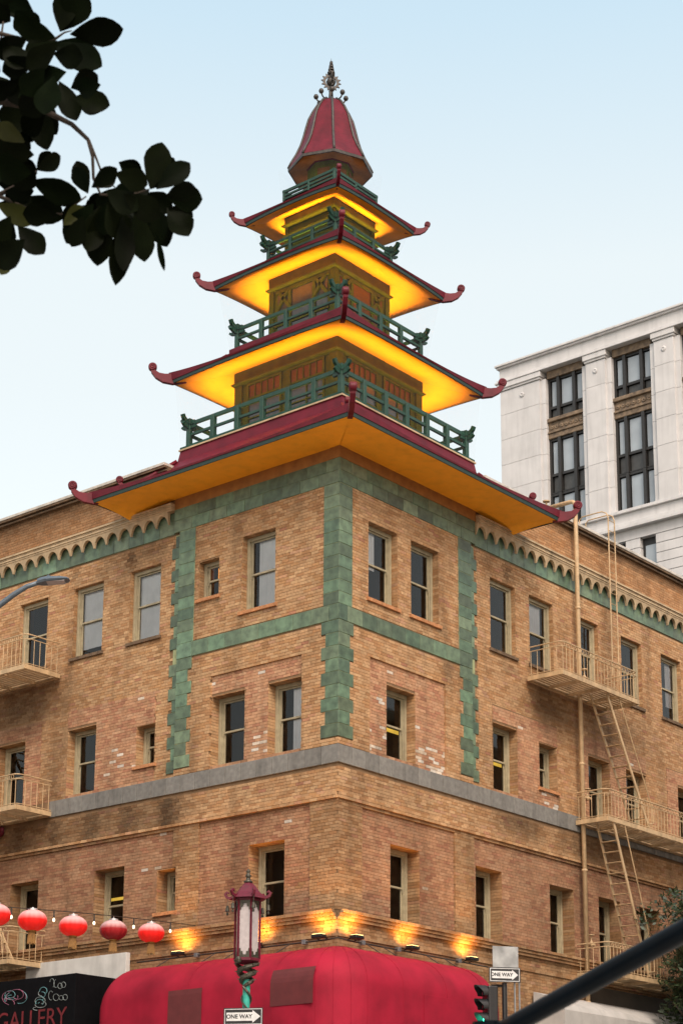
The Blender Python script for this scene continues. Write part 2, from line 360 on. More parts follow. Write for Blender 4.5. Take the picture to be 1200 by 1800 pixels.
UE = {'L': 14.5, 'R': 18.6}; UEND = {'L': 36., 'R': 32.}
PROUD = .06                                           # the corner bay stands this far out of the side walls

def tile_edges(z):
    """extent of the corner quoin and of the bay-edge quoin at height z (None where there is none)"""
    if z < 12.66 or z > 18.85: return None
    if z > 15.464: return .475, 4.69, (5.42 if int((z - 15.85) / .3) % 2 else 5.55)
    kq = int((z - 12.66) / .3115)
    return (.53 if kq % 2 == 0 else .40), (4.72 if kq % 2 == 0 else 4.85), (5.56 if kq % 2 == 0 else 5.42)
def region(face, u, z):
    """(outward offset of the brick face, kind)"""
    for a, b, c, d in PAN[face]:
        if a < u < b and c < z < d: return -.045, 'pink'
    if z > 12.47 and u > 5.25: return -PROUD, ('top' if z > 19.6 else 'tan')
    return 0., 'tan'

def depth_of(z0): return .18 if z0 > 15 else (.30 if z0 > 12 else .40)      # the windows sit deeper storey by storey

# --- the wall sheets behind the bricks
for face in 'LR':
    ub = {-.0, UE[face], 5.25}; zb = {0., 6.5, 8.62, 12.47, 15.46, 18.85, 19.6, 20.66}
    for f, a, b, c, d in WIN:
        if f == face: ub |= {a, b}; zb |= {c, d}
    for a, b, c, d in PAN[face]: ub |= {a, min(b, UE[face])}; zb |= {c, d}
    ub = sorted(ub); zb = sorted(zb); m = MB()
    P = lambda u, z, o: FP(face, u, z, o)
    for i in range(len(ub) - 1):
        for j in range(len(zb) - 1):
            u, z = (ub[i] + ub[i + 1]) / 2, (zb[j] + zb[j + 1]) / 2
            if ub[i + 1] - ub[i] < 1e-4 or zb[j + 1] - zb[j] < 1e-4: continue
            if any(f == face and a < u < b and c < z < d for f, a, b, c, d in WIN) or (u < 5.25 and z > 19.6): continue
            o = region(face, u, z)[0] - .010; s0 = .011 if ub[i] < 1e-3 else ub[i]
            m.add([P(s0, zb[j], o), P(ub[i + 1], zb[j], o), P(ub[i + 1], zb[j + 1], o), P(s0, zb[j + 1], o)], [(0, 1, 2, 3)])
    for f, a, b, c, d in WIN:
        if f != face: continue
        o = region(face, (a + b) / 2, (c + d) / 2)[0] - .011; e = -.56
        for q in ([(a, c), (a, d)], [(a, d), (b, d)], [(b, d), (b, c)], [(b, c), (a, c)]):
            m.add([P(*q[0], o), P(*q[1], o), P(*q[1], e), P(*q[0], e)], [(0, 1, 2, 3)])
    m.build('wall', 'mortar', B)
    m = MB(); m.fbox(face, UE[face], UEND[face], 0, 20.66, -.35, -PROUD + .001 if face == 'L' else -PROUD + .002); m.build('far_wall', 'far_brick', B)
m = MB(); m.box(1.3, UEND['R'], 1.3, UEND['L'], .01, 20.1); m.build('interior_core', 'interior', B)
m = MB(); m.box(.36, UEND['R'] - .2, .36, UEND['L'] - .2, 20.12, 20.2); m.build('roof', 'roof_felt', B)
for zf in (7.9, 11.9, 15.9):
    m = MB(); m.box(.4, 1.3, .4, UE['L'], zf - .2, zf); m.box(1.301, UE['R'], .4, 1.3, zf - .2, zf); m.build('floor_slab', 'interior', B)
m = MB(); m.box(.0, UEND['R'], UEND['L'] - .3, UEND['L'], 0, 20.6); m.box(UEND['R'] - .3, UEND['R'], .1, UEND['L'] - .31, 0, 20.6); m.build('back_wall', 'far_brick', B)

# --- bricks, laid course by course
CH, BL = .0752, .232
TAN = [(.51, .31, .16), (.48, .28, .14), (.54, .34, .18), (.45, .25, .115), (.50, .305, .16), (.42, .225, .105)]
PINK = [(.50, .285, .165), (.48, .26, .145), (.53, .325, .195), (.43, .205, .12), (.47, .245, .135), (.51, .305, .18), (.37, .16, .095), (.50, .275, .15), (.52, .30, .17)]
WHITE = [(.66, .56, .45), (.60, .48, .36), (.68, .61, .52)]
_pm = [sum(c[i] for c in PINK) / len(PINK) for i in range(3)]; PINK = [tuple(c[i] * .68 + _pm[i] * .32 for i in range(3)) for c in PINK]
def gauss(u, z, cu, cz, su, sz): return math.exp(-((u - cu) / su) ** 2 - ((z - cz) / sz) ** 2)
def stain_shade(face, u, z):
    d = 0.
    if face == 'L':
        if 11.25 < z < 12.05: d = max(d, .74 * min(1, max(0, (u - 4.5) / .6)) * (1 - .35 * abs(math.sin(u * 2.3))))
        d = max(d, .6 * gauss(u, z, 7.05, 18.55, .22, .4), .4 * gauss(u, z, 9.2, 18.6, .2, .3), .35 * gauss(u, z, 6.5, 18.65, .5, .25),
                .66 * gauss(u, z, 11.2, 15.2, 2.3, .8), .45 * gauss(u, z, 9.7, 13.2, .5, 1.6), .4 * gauss(u, z, 5.0, 15.2, .3, .6))
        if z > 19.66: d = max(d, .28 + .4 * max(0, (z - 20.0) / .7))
    else:
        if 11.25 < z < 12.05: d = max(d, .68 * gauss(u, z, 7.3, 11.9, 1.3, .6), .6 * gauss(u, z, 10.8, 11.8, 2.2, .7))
        d = max(d, .5 * gauss(u, z, 6.95, 18.55, .2, .4), .64 * gauss(u, z, 8.9, 15.2, 1.5, .55), .5 * gauss(u, z, 12.3, 15.2, 1.8, .9), .3 * gauss(u, z, 4.35, 15.3, .4, .5), .3 * gauss(u, z, 5.9, 13.4, .25, .9), .4 * gauss(u, z, 7.0, 15.9, .5, .2))
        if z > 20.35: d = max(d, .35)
    for f, a, b, c, e in WIN:                                          # drips below the ends of the sills
        if f == face and c - 1.1 < z < c: d = max(d, .34 * (1 - (c - z) / 1.1) * max(math.exp(-((u - a) / .09) ** 2), math.exp(-((u - b) / .09) ** 2), .35 * math.exp(-((u - (a + b) / 2) / .45) ** 2)))
    if z < 11.2: d = max(d, .20 + .14 * math.sin(u * 1.3 + z * .7) ** 2)  # lower storey: street grime and street canyon shade put into the brick tone
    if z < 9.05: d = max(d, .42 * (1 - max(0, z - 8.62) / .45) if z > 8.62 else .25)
    return d
def tone(face, u, z, kind, r):
    if kind == 'pink':
        w = .002
        if face == 'R' and 1.15 < u < 4.1 and z > 12.4: w = .34 * max(gauss(u, z, 3.6, 12.75, .6, .6), gauss(u, z, 1.4, 12.9, .4, .5)) + .008
        if face == 'R' and 8.2 < u < 9.2: w = .3 * gauss(u, z, 8.8, 12.7, .5, .35)
        if face == 'L' and 1.1 < u < 4.1 and z > 12.4: w = .3 * gauss(u, z, 2.4, 12.95, .4, .3) + .12 * gauss(u, z, 3.3, 14.5, .6, .25)
        if face == 'L' and 6 < u < 9.2 and z > 12.4: w = .16 * gauss(u, z, 6.9, 12.85, .5, .4) + .006
        if r.random() < w: c = r.choice(WHITE)
        else: c = r.choice(PINK)
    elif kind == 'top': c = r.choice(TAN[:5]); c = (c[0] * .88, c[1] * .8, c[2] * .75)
    else: c = r.choice(TAN) if r.random() > .06 else r.choice(PINK)
    s = .93 * r.uniform(.84, 1.1) * (1 - stain_shade(face, u, z))
    return (c[0] * s, c[1] * s, c[2] * s)

class Bricks:
    """thousands of brick boxes gathered into one mesh, each with its own tone"""
    def __init__(s): s.lo = []; s.hi = []; s.c = []
    def add(s, face, u0, u1, z0, z1, o0, o1, c):
        if face == 'L': s.lo.append((-o1, u0, z0)); s.hi.append((-o0, u1, z1))
        else: s.lo.append((u0, -o1, z0)); s.hi.append((u1, -o0, z1))
        s.c.append(c)
    def build(s, name, parent):
        lo = np.array(s.lo); hi = np.array(s.hi); n = len(lo)
        idx = np.array([(0, 0, 0), (1, 0, 0), (1, 1, 0), (0, 1, 0), (0, 0, 1), (1, 0, 1), (1, 1, 1), (0, 1, 1)])
        v = np.where(idx[None] == 0, lo[:, None, :], hi[:, None, :]).reshape(-1, 3)
        f = np.array([(0, 3, 2, 1), (4, 5, 6, 7), (0, 1, 5, 4), (1, 2, 6, 5), (2, 3, 7, 6), (3, 0, 4, 7)])
        q = (f[None] + (np.arange(n) * 8)[:, None, None]).reshape(-1)
        me = bpy.data.meshes.new(name); me.vertices.add(n * 8); me.vertices.foreach_set('co', v.reshape(-1).astype(np.float32))
        me.loops.add(len(q)); me.loops.foreach_set('vertex_index', q.astype(np.int32)); me.polygons.add(n * 6)
        me.polygons.foreach_set('loop_start', (np.arange(n * 6) * 4).astype(np.int32))
        me.update(calc_edges=True); me.shade_flat()
        at_ = me.attributes.new('tone', 'FLOAT_COLOR', 'POINT')
        c = np.repeat(np.c_[np.array(s.c), np.ones(n)], 8, axis=0); at_.data.foreach_set('color', c.reshape(-1).astype(np.float32))
        return link(name, me, 'brick', parent)
def single_brick(face, u0, u1, z0, z1, o0, o1, c):
    key = (round(u1 - u0, 2), round(o1 - o0, 3), tuple(round(x, 2) for x in c))
    if key not in _bb:
        m = MB(); a, b, h = (u1 - u0) / 2, (o1 - o0) / 2, (z1 - z0) / 2; m.box(-a, a, -b, b, -h, h)
        me = bpy.data.meshes.new('brick'); me.from_pydata(m.v, [], m.f)
        t = me.attributes.new('tone', 'FLOAT_COLOR', 'POINT')
        for d in t.data: d.color = (*c, 1)
        _bb[key] = me
    link('brick', _bb[key], 'brick', B, loc=FP(face, (u0 + u1) / 2, (z0 + z1) / 2, (o0 + o1) / 2), rz=R_(-90) if face == 'L' else 0)

mass = Bricks(); singles = []
for face in 'LR':
    r = random.Random(11 if face == 'L' else 12)
    start = .004 if face == 'L' else -.003
    zc = 6.55; kc = 0
    while zc < 20.62:
        z0, z1 = zc, zc + CH - .008; zm = (z0 + z1) / 2; kc += 1; zc += CH
        if 12.03 < z1 and z0 < 12.475: continue                       # grey stone course
        ex = [(a - .002, b + .002) for f, a, b, c, d in WIN if f == face and z1 > c + .01 and z0 < d - .01]
        te = tile_edges(zm)
        if te: ex += [(-1, te[0]), (te[1], te[2])]
        if 15.464 - .03 < zm < 15.85 + .03: ex.append((-1, 5.3))
        if zm > 18.85: ex.append((-1, 5.47))
        if 18.84 < z1 and z0 < 19.665: ex.append((5.3, 99))
        ex.sort(); iv = []; p0 = start
        for a, b in ex:
            if a > p0: iv.append((p0, min(a, UE[face])))
            p0 = max(p0, b)
        if p0 < UE[face]: iv.append((p0, UE[face]))
        br = sorted({5.25} | {x for a, b, c, d in PAN[face] if c < zm < d for x in (a, b)})
        for a, b in iv:
            cuts = [a] + [x for x in br if a + .01 < x < b - .01] + [b]
            for s0, s1 in zip(cuts, cuts[1:]):
                off, kind = region(face, (s0 + s1) / 2, zm)
                if 11.235 < zm < 11.33: off = .045
                elif 8.40 < zm < 8.63: off = .05 + .035 * round((zm - 8.40) / CH)
                elif 8.04 < zm < 8.13: off = .035
                ph = (kc % 2) * BL / 2 + (.03 * (kc % 3)); i = math.floor((s0 - ph) / BL)
                while True:
                    x0, x1 = max(s0, ph + i * BL), min(s1, ph + (i + 1) * BL - .009); i += 1
                    if x0 >= s1 - .005: break
                    if x1 - x0 < .03: continue
                    um = (x0 + x1) / 2; oo = off + r.uniform(-.0015, .0015)
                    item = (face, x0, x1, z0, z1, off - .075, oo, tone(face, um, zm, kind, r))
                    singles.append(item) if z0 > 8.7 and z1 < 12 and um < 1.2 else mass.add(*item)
    # brick reveals of the windows
    for f, a, b, c, d in WIN:
        if f != face: continue
        off = region(face, (a + b) / 2, (c + d) / 2)[0]; z = c
        while z < d - .02:
            for u0, u1 in ((a, a + .01), (b - .01, b)):
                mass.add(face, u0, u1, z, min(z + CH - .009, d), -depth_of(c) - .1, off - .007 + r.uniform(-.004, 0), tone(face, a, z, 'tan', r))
            z += CH
        u = a + .011
        while u < b - .03:
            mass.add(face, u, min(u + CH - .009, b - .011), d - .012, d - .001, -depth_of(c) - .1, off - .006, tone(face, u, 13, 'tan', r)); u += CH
singles.sort(key=lambda t: ((FP(t[0], t[1], t[3]) - CAM).length) + (0 if t[2] - t[1] > .2 else 5))
for it in singles[:300]: single_brick(*it)
for it in singles[300:]: mass.add(*it)
bo = mass.build('brickwork', B); bo['kind'] = 'stuff'

# --- grey stone course
for face in 'LR':
    u = -.031 if face == 'R' else .0; end = 9.74 if face == 'L' else UE['R']
    while u < end - .1:
        w = .5; u1 = min(u + w, end); piece('stone_block', face, u, u1 - .012, 12.045, 12.468, -.05, .03, 'grey_stone', B, .006); u = u1
# --- green glazed tiles on a pale grout bed
mat('grout', (.27, .30, .16), .9, var=.2)
for face in 'LR':
    m = MB(); c0 = .0 if face == 'L' else -.004
    m.fbox(face, c0, .40, 12.66, 18.86, -.03, .004); m.fbox(face, 4.86, 5.25, 12.66, 18.86, -.03, .004); m.fbox(face, 4.69, 4.861, 15.47, 18.86, -.03, .0035); m.fbox(face, .401, .475, 15.85, 18.86, -.03, .0035)
    m.fbox(face, 5.251, 5.43, 12.6, 18.8, -.1, -PROUD + .012)
    m.fbox(face, .402, 4.69, 15.464, 15.848, -.03, .0042); m.fbox(face, .002, 5.45, 18.861, 19.485, -.03, .0042); m.fbox(face, 5.47, UE[face], 18.851, 19.21, -.1, -PROUD - .001)
    m.build('tile_bed', 'grout', B)
def tile(face, u0, u1, z0, z1, o): piece('glazed_tile', face, u0 + .005, u1 - .005, z0 + .005, z1 - .005, o - .05, o + .013 + rnd.uniform(-.003, .003), 'green_tile', B, .004)
for face in 'LR':
    c0 = 0. if face == 'L' else -.0115
    zs = [15.85 + .3 * i for i in range(11)] ; zs2 = [12.66 + .3115 * i for i in range(10)]
    for a, b in list(zip(zs, zs[1:])) + list(zip(zs2, zs2[1:])):
        e = tile_edges((a + b) / 2)
        tile(face, c0, e[0], a, b, 0); tile(face, e[1], 5.25, a, b, 0); tile(face, 5.255, e[2], a - .08, b - .08, -PROUD + .012)
    us = [c0, .30] + [.30 + (4.72 - .30) / 8 * i for i in range(1, 9)] + [5.25]
    for a, b in zip(us, us[1:]): tile(face, a, b, 15.464, 15.85, .004)
    for row, (z0, z1) in enumerate(((18.855, 19.17), (19.17, 19.485))):
        us = [c0] + [(.42 if row else .62) + .6 * i for i in range(8)] + [5.45]
        us = [x for x in us if x <= 5.45]
        for a, b in zip(us, us[1:]):
            if b - a > .05: tile(face, a, b, z0, z1, .004)
    u = 5.47
    while u < UE[face]: tile(face, u, u + .56, 18.85, 19.21, -PROUD + .006); u += .56
    m = MB(); m.fbox(face, 5.46, UE[face], 19.21, 19.47, -PROUD - .05, -PROUD + .004); m.build('frieze_panel', 'green_tile', B)
    # plaster strip under the eaves
    m = MB(); m.fbox(face, 0.0 if face == 'L' else -.02, 5.46, 19.487, 20.2, -.3, .0 if face == 'L' else .02); m.build('eaves_strip', 'plaster', B)
    # cornice: mouldings and the row of little arches
    m = MB()
    for z0, z1, o in ((19.45, 19.50, .11), (19.50, 19.545, .13), (19.56, 19.60, .12), (19.60, 19.65, .155)): m.fbox(face, 5.46, UEND[face], z0, z1, -PROUD - .05, o)
    m.fbox(face, 5.46, UEND[face], 19.54, 19.565, -PROUD - .05, .09)
    m.build('cornice_moulding', 'cream', B)
    m = MB(); m.fbox(face, 5.78, UEND[face], 20.655, 20.70, -.36, .03); m.fbox(face, 5.78, UEND[face], 20.70, 20.735, -.36, -.01); m.fbox(face, 5.78, UEND[face], 20.735, 20.79, -.36, .09); m.build('parapet_moulding', 'dark_brick', B)
    m = MB(); m.fbox(face, 5.79, UEND[face], 20.79, 20.87, -.45, .11); m.build('parapet_cap', 'cap', B, bev=.01)
sp = .459; am = MB(); h = .31; n = 12                                # one arch of the corbel table, local X along the wall, -Y outward
arc = [(.022 + (sp - .044) * i / n, .25 * (1 - abs(2 * i / n - 1) ** 2) ** .6) for i in range(n + 1)]
for (a, b), (c, d) in zip(arc, arc[1:]):
    am.add([(a, 0, b), (c, 0, d), (c, 0, h), (a, 0, h), (a, -.05 - .15 * b, b), (c, -.05 - .15 * d, d), (c, -.1, h), (a, -.1, h)], [(4, 5, 6, 7), (0, 1, 5, 4)])
for a in (0, sp - .022):
    am.add([(a, 0, -.015), (a + .022, 0, -.015), (a + .022, -.045, -.015), (a, -.045, -.015), (a, 0, h), (a + .022, 0, h), (a + .022, -.1, h), (a, -.1, h)], [(0, 1, 2, 3), (2, 3, 7, 6), (0, 3, 7, 4), (1, 2, 6, 5)])
ame = bpy.data.meshes.new('arch'); ame.from_pydata(am.v, [], am.f); ame.validate(); ame.materials.append(MATS['cream'])
for face in 'LR':
    u = (8.837 if face == 'L' else 12.783) - .46 * 16
    while u < UE[face]:
        if u > 5.4: link('corbel_arch', ame, None, B, loc=FP(face, u + (sp if face == 'L' else 0), 19.143, 0), rz=R_(-90) if face == 'L' else 0)
        u += .46

# --- windows: one per opening, built once per size and placed along the walls
def window(face, u0, u1, z0, z1, blind=None, lamp=None, sill=None):
    w, h = u1 - u0, z1 - z0; off = region(face, (u0 + u1) / 2, (z0 + z1) / 2)[0]
    root_mb = MB(); a = w / 2; D0 = depth_of(z0); D1 = D0 + .11
    for x0, x1 in ((-a + .012, -a + .10), (a - .10, a - .012)): root_mb.box(x0, x1, D0, D1, .0, h - .013)
    root_mb.box(-a + .1, a - .1, D0 + .003, D1, h - .11, h - .013); root_mb.box(-a + .1, a - .1, D0 - .03, D1, 0, .06)
    for x0, x1 in ((-a + .10, -a + .125), (a - .125, a - .10)): root_mb.box(x0, x1, D0 + .03, D1, .06, h - .11)
    o = root_mb.build('window', 'window_paint', B, bev=.006)
    o.location = FP(face, (u0 + u1) / 2, z0, 0); o.rotation_euler = (0, 0, R_(-90) if face == 'L' else 0)
    b = a - .126; zm = h * .5; s = .05
    def sash(zA, zB, y):
        m = MB(); m.box(-b, -b + s, y, y + .035, zA, zB); m.box(b - s, b, y, y + .035, zA, zB); m.box(-b + s, b - s, y + .002, y + .033, zB - s * .8, zB); m.box(-b + s, b - s, y + .002, y + .033, zA, zA + s * .9)
        m.build('sash', 'window_paint', o)
        p = MB(); p.add([(-b + s, y + .018, zA + s * .9), (b - s, y + .018, zA + s * .9), (b - s, y + .018, zB - s * .8), (-b + s, y + .018, zB - s * .8)], [(0, 1, 2, 3)]); p.build('pane', 'pane', o, recalc=False)
    sash(zm - .02, h - .112, D0 + .05); sash(.062, zm + .015, D0 + .08)
    for x in (-b + .01, b - .03):                                     # little horns under the upper sash
        MB().box(x, x + .02, D0 + .045, D0 + .056, zm - .10, zm - .02).build('sash_horn', 'window_paint', o)
    if sill:
        m = MB(); x = -a - .07
        while x < a + .05: m.box(x, min(x + .067, a + .07), -off - .055, D0 - .032, -.085, -.004); x += .075
        m.build('sill', 'dark_brick' if sill == 'dark' else 'brick_sill', o)
    if blind:
        f0, f1, g0 = blind
        if face == 'L': f0, f1 = 1 - f1, 1 - f0
        m = MB(); n = 14; x0, x1 = -a + w * f0, -a + w * f1
        pts = [(x0 + (x1 - x0) * i / n,   D0 + .132 + .006 * math.sin(i * 2.1)) for i in range(n + 1)]
        for (p, q), (p2, q2) in zip(pts, pts[1:]): m.add([(p, q, h * g0), (p2, q2, h * g0), (p2, q2, h), (p, q, h)], [(0, 1, 2, 3)])
        m.build('curtain', 'blind', o, smooth=True)
    if lamp:
        f0, f1, g0, g1, mt, dp = lamp
        if face == 'L': f0, f1 = 1 - f1, 1 - f0
        dp = D0 + .36; sx = (-.84 if face == 'L' else 1.2) * (dp - D0 - .07); sz = .30 * (dp - D0 - .07); gm = h * (g0 + g1) / 2 + sz; gh = h * (g1 - g0) * (.5 if mt == 'orange_lamp' else .2); ex = 0 if mt == 'orange_lamp' else .35; m = MB(); m.box(-a + w * f0 + sx - ex, -a + w * f1 + sx + ex, dp, dp + .06, gm - gh, gm + gh); m.build('room_lamp', mt, o)
    return o
mat('brick_sill', (.44, .20, .085), .85, var=.25, vs=9, bump=.2)
EXTRA = {('L', 2.0): dict(blind=(.0, .72, .0), sill='b'), ('L', 3.86): dict(lamp=(.12, .42, .52, .86, 'orange_lamp', .6), sill='b'), ('L', 5.95): dict(blind=(.02, .98, .03), sill='dark'), ('L', 8.06): dict(blind=(.02, .98, .13), sill='dark'),
         ('L', 1.13): dict(blind=(.0, .56, .0)), ('L', 6.92): dict(lamp=(.3, .75, .55, .64, 'warm_lamp', .8)), ('L', 10.22): dict(sill='dark'), ('L', 5.99): dict(sill='b'), ('L', 5.09): dict(sill='b'),
         ('R', 1.085): dict(sill='b', blind=(.3, .52, .45)), ('R', 2.74): dict(sill='b'), ('R', 6.16): dict(sill='dark', lamp=(.1, .8, .04, .13, 'warm_lamp', .7)), ('R', 7.95): dict(sill='dark', blind=(.3, .75, .52), lamp=(.1, .7, .03, .12, 'warm_lamp', .7)),
         ('R', 10.24): dict(sill='dark'), ('R', 12.56): dict(sill='dark'), ('R', 14.77): dict(sill='dark', blind=(.55, 1., .25)), ('R', 1.83): dict(lamp=(.0, .6, .42, .52, 'warm_lamp', .8)), ('R', 6.18): dict(lamp=(.0, .62, .40, .60, 'warm_lamp', .8)),
         ('R', 8.27): dict(sill='b')}
for f, a, b, c, d in WIN: window(f, a, b, c, d, **EXTRA.get((f, a), {}))

# ------------------------------------------------------------------ the pagoda tower on the corner
CX, CY = 3.126, 3.003
T = empty('pagoda_tower', (CX, CY, 0)); tag(T, 'tiered pagoda tower with crimson eaves, green railings and glowing amber soffits', 'tower')

# lowest soffit: flat over the bay, curving down to the side-wall cornices at both ends
for face in 'LR':
    m = MB(); ce = (CX if face == 'R' else CY); oo = 4.28 - (CX if face == 'L' else CY); nu, nr = 26, 6
    e0, e1 = ce - 4.28, ce + 4.28
    grid = []
    for i in range(nu + 1):
        t = i / nu; uo = e0 + (e1 - e0) * t; ui = -.0 + (6.95 + .0) * t
        q = max(0., (ui - 5.35) / 1.6); dip = .27 * (1 - math.sqrt(max(0, 1 - q * q)))
        row = []
        for j in range(nr + 1):
            s_ = j / nr
            p = FP(face, uo + (ui - uo) * s_, 19.777 - dip * s_ ** 1.6, oo * (1 - s_) - .01 * s_)
            row.append((p.x - CX, p.y - CY, p.z))
        grid.append(row)
    for i in range(nu):
        for j in range(nr): m.add([grid[i][j], grid[i + 1][j], grid[i + 1][j + 1], grid[i][j + 1]], [(0, 1, 2, 3)])
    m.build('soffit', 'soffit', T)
m = MB(); m.sqring([(4.28, 19.772), (4.305, 19.775), (4.32, 19.86), (4.28, 19.875)]); m.build('fascia', 'fascia_green', T)
m = MB(); m.sqring([(4.335, 19.862), (4.345, 20.08), (4.0, 20.11), (3.55, 20.24), (3.1, 20.6), (2.76, 21.0)], 16, -.17, [0, 1, .6, 0, 0, 0]); m.build('roof', 'crimson', T)
m = MB(); m.sqring([(2.78, 20.93), (2.72, 21.29), (2.0, 21.29)]); m.build('roof_upstand', 'crimson', T)
m = MB(); m.sqring([(2.715, 21.292), (2.755, 21.292), (2.755, 21.335), (2.715, 21.335)]); m.build('deck_edge', 'cream', T)
m = MB(); m.sqring([(2.73, 21.336), (2.73, 21.40), (1.5, 21.40)]); m.build('deck', 'rail_green', T)

def upper_eave(se, ze, sw, zw, sd, zd, lift):
    """soffit from the wall head out to the eave, green fascia, curved crimson roof up to the deck above"""
    m = MB(); k = [1, .7, .4, .15, 0]
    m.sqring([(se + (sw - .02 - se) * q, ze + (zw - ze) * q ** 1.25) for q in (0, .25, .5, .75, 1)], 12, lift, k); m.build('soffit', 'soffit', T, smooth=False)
    m = MB(); m.sqring([(se - .01, ze - .004), (se + .018, ze), (se + .03, ze + .075), (se, ze + .09)], 12, lift); m.build('fascia', 'fascia_green', T)
    q = [0, .0, .3, .6, 1]; zr = zd - .2
    prof = [(se + .045, ze + .077), (se + .045, ze + .115)] + [(se + (sd + .04 - se) * t, ze + .115 + (zr - ze - .115) * t ** 1.45) for t in (.3, .6, .85, 1)]
    cl_ = .19 * se / 2.9; prof[1] = (prof[1][0] + .02, prof[1][1] + cl_); prof[2] = (prof[2][0], prof[2][1] + cl_ * .5); m = MB(); m.sqring(prof, 16, lift, [1, (lift - cl_) / lift, (.6 * lift - cl_ * .5) / lift, .3, .1, 0]); m.build('roof', 'crimson', T)
    m = MB(); m.sqring([(sd + .05, zr - .02), (sd + .05, zr + .06), (sd, zr + .07), (sd, zd - .002), (.3, zd - .002)]); m.build('roof_upstand', 'crimson', T)
upper_eave(2.91, 23.195, 1.76, 23.549, 1.867, 24.23, .05)
upper_eave(2.174, 25.919, 1.148, 26.318, 1.229, 26.877, .085)
upper_eave(1.61, 27.846, .867, 28.174, .898, 28.65, .08)

def ribbon(m, pts, hh, t, o, d, side):
    """a flat tapering band in the vertical plane of d; pts are (along d, z), hh half heights, t thickness"""
    n = len(pts); vs = []
    for i, (a, z) in enumerate(pts):
        p, q = pts[max(i - 1, 0)], pts[min(i + 1, n - 1)]; L = math.hypot(q[0] - p[0], q[1] - p[1]); nx, nz = -(q[1] - p[1]) / L, (q[0] - p[0]) / L
        for sg in (-1, 1):
            for k in (-1, 1): vs.append(o + d * (a + nx * hh[i] * sg) + Vector((0, 0, z + nz * hh[i] * sg)) + side * (k * t / 2))
    fs = []
    for i in range(n - 1):
        b = 4 * i
        fs += [(b, b + 1, b + 5, b + 4), (b + 3, b + 2, b + 6, b + 7), (b + 2, b, b + 4, b + 6), (b + 1, b + 3, b + 7, b + 5)]
    fs += [(0, 2, 3, 1), (4 * n - 4, 4 * n - 3, 4 * n - 1, 4 * n - 2)]
    m.add(vs, fs)
def scroll(s, z, k, dx, dy, tail=True):
    d = Vector((dx, dy, 0)).normalized(); side = Vector((-d.y, d.x, 0)); o = Vector((dx * s, dy * s, z)); m = MB()
    pts = [(-1.15, .37), (-.7, .185), (-.35, .085), (-.05, .035), (.17, .05), (.34, .12), (.45, .23), (.48, .33)] if tail else [(-.45, .17), (-.2, .06), (.05, .03), (.2, .07), (.31, .15), (.34, .24)]
    hh = [.05, .095, .135, .145, .12, .085, .06, .042] if tail else [.03, .05, .06, .055, .05, .045]
    ribbon(m, [(a * k, b * k) for a, b in pts], [x * k for x in hh], .12 * k, o, d, side)
    c = o + d * ((.47 if tail else .31) * k) + Vector((0, 0, (.36 if tail else .27) * k)); rr = .112 * k; n = 20
    ring = []
    for sg, w in ((-1, .055), (-1, .075), (1, .075), (1, .055)):
        q = rr * (.86 if w == .055 else 1) if False else (rr if w == .055 else rr * .86)
        ring.append([c + side * (sg * w * k) + (d * math.cos(2 * math.pi * j / n) + Vector((0, 0, 1)) * math.sin(2 * math.pi * j / n)) * q for j in range(n)])
    ring = [ring[1], ring[0], ring[3], ring[2]]
    vs = [v for rg in ring for v in rg]; fs = [(i * n + j, i * n + (j + 1) % n, (i + 1) * n + (j + 1) % n, (i + 1) * n + j) for i in range(3) for j in range(n)] + [tuple(range(n)), tuple(3 * n + j for j in range(n))]
    m.add(vs, fs)
    for sg in (-1, 1):                                                # raised spiral on both cheeks
        sp_ = [c + side * (sg * .078 * k) + (d * math.cos(a) + Vector((0, 0, 1)) * math.sin(a)) * (rr * (.15 + .6 * a / 11)) for a in [x * .5 for x in range(1, 23)]]
        m.tube(sp_, .012 * k, 5)
    m.build('hip_scroll', 'crimson', T, bev=.008)
CORN = ((-1, -1), (-1, 1), (1, -1), (1, 1))
for dx, dy in CORN:
    scroll(4.30, 19.86, 1.05, dx, dy); scroll(3.62, 20.22, .85, dx, dy, False)
    scroll(2.94, 23.28, 1., dx, dy); scroll(2.20, 26.0, .92, dx, dy); scroll(1.63, 27.93, .72, dx, dy)
for s0, z0, s1, z1 in ((4.3, 19.92, 2.78, 21.02), (2.94, 23.32, 1.9, 24.06), (2.2, 26.04, 1.27, 26.7), (1.63, 27.96, .93, 28.48)):
    for dx, dy in CORN:
        m = MB(); pts = []
        for i in range(7):
            t = i / 6; s = s0 + (s1 - s0) * t; pts.append((dx * s, dy * s, z0 + (z1 - z0) * t ** 1.4))
        m.tube(pts, .055, 8); m.build('hip_ridge', 'crimson', T, smooth=True)

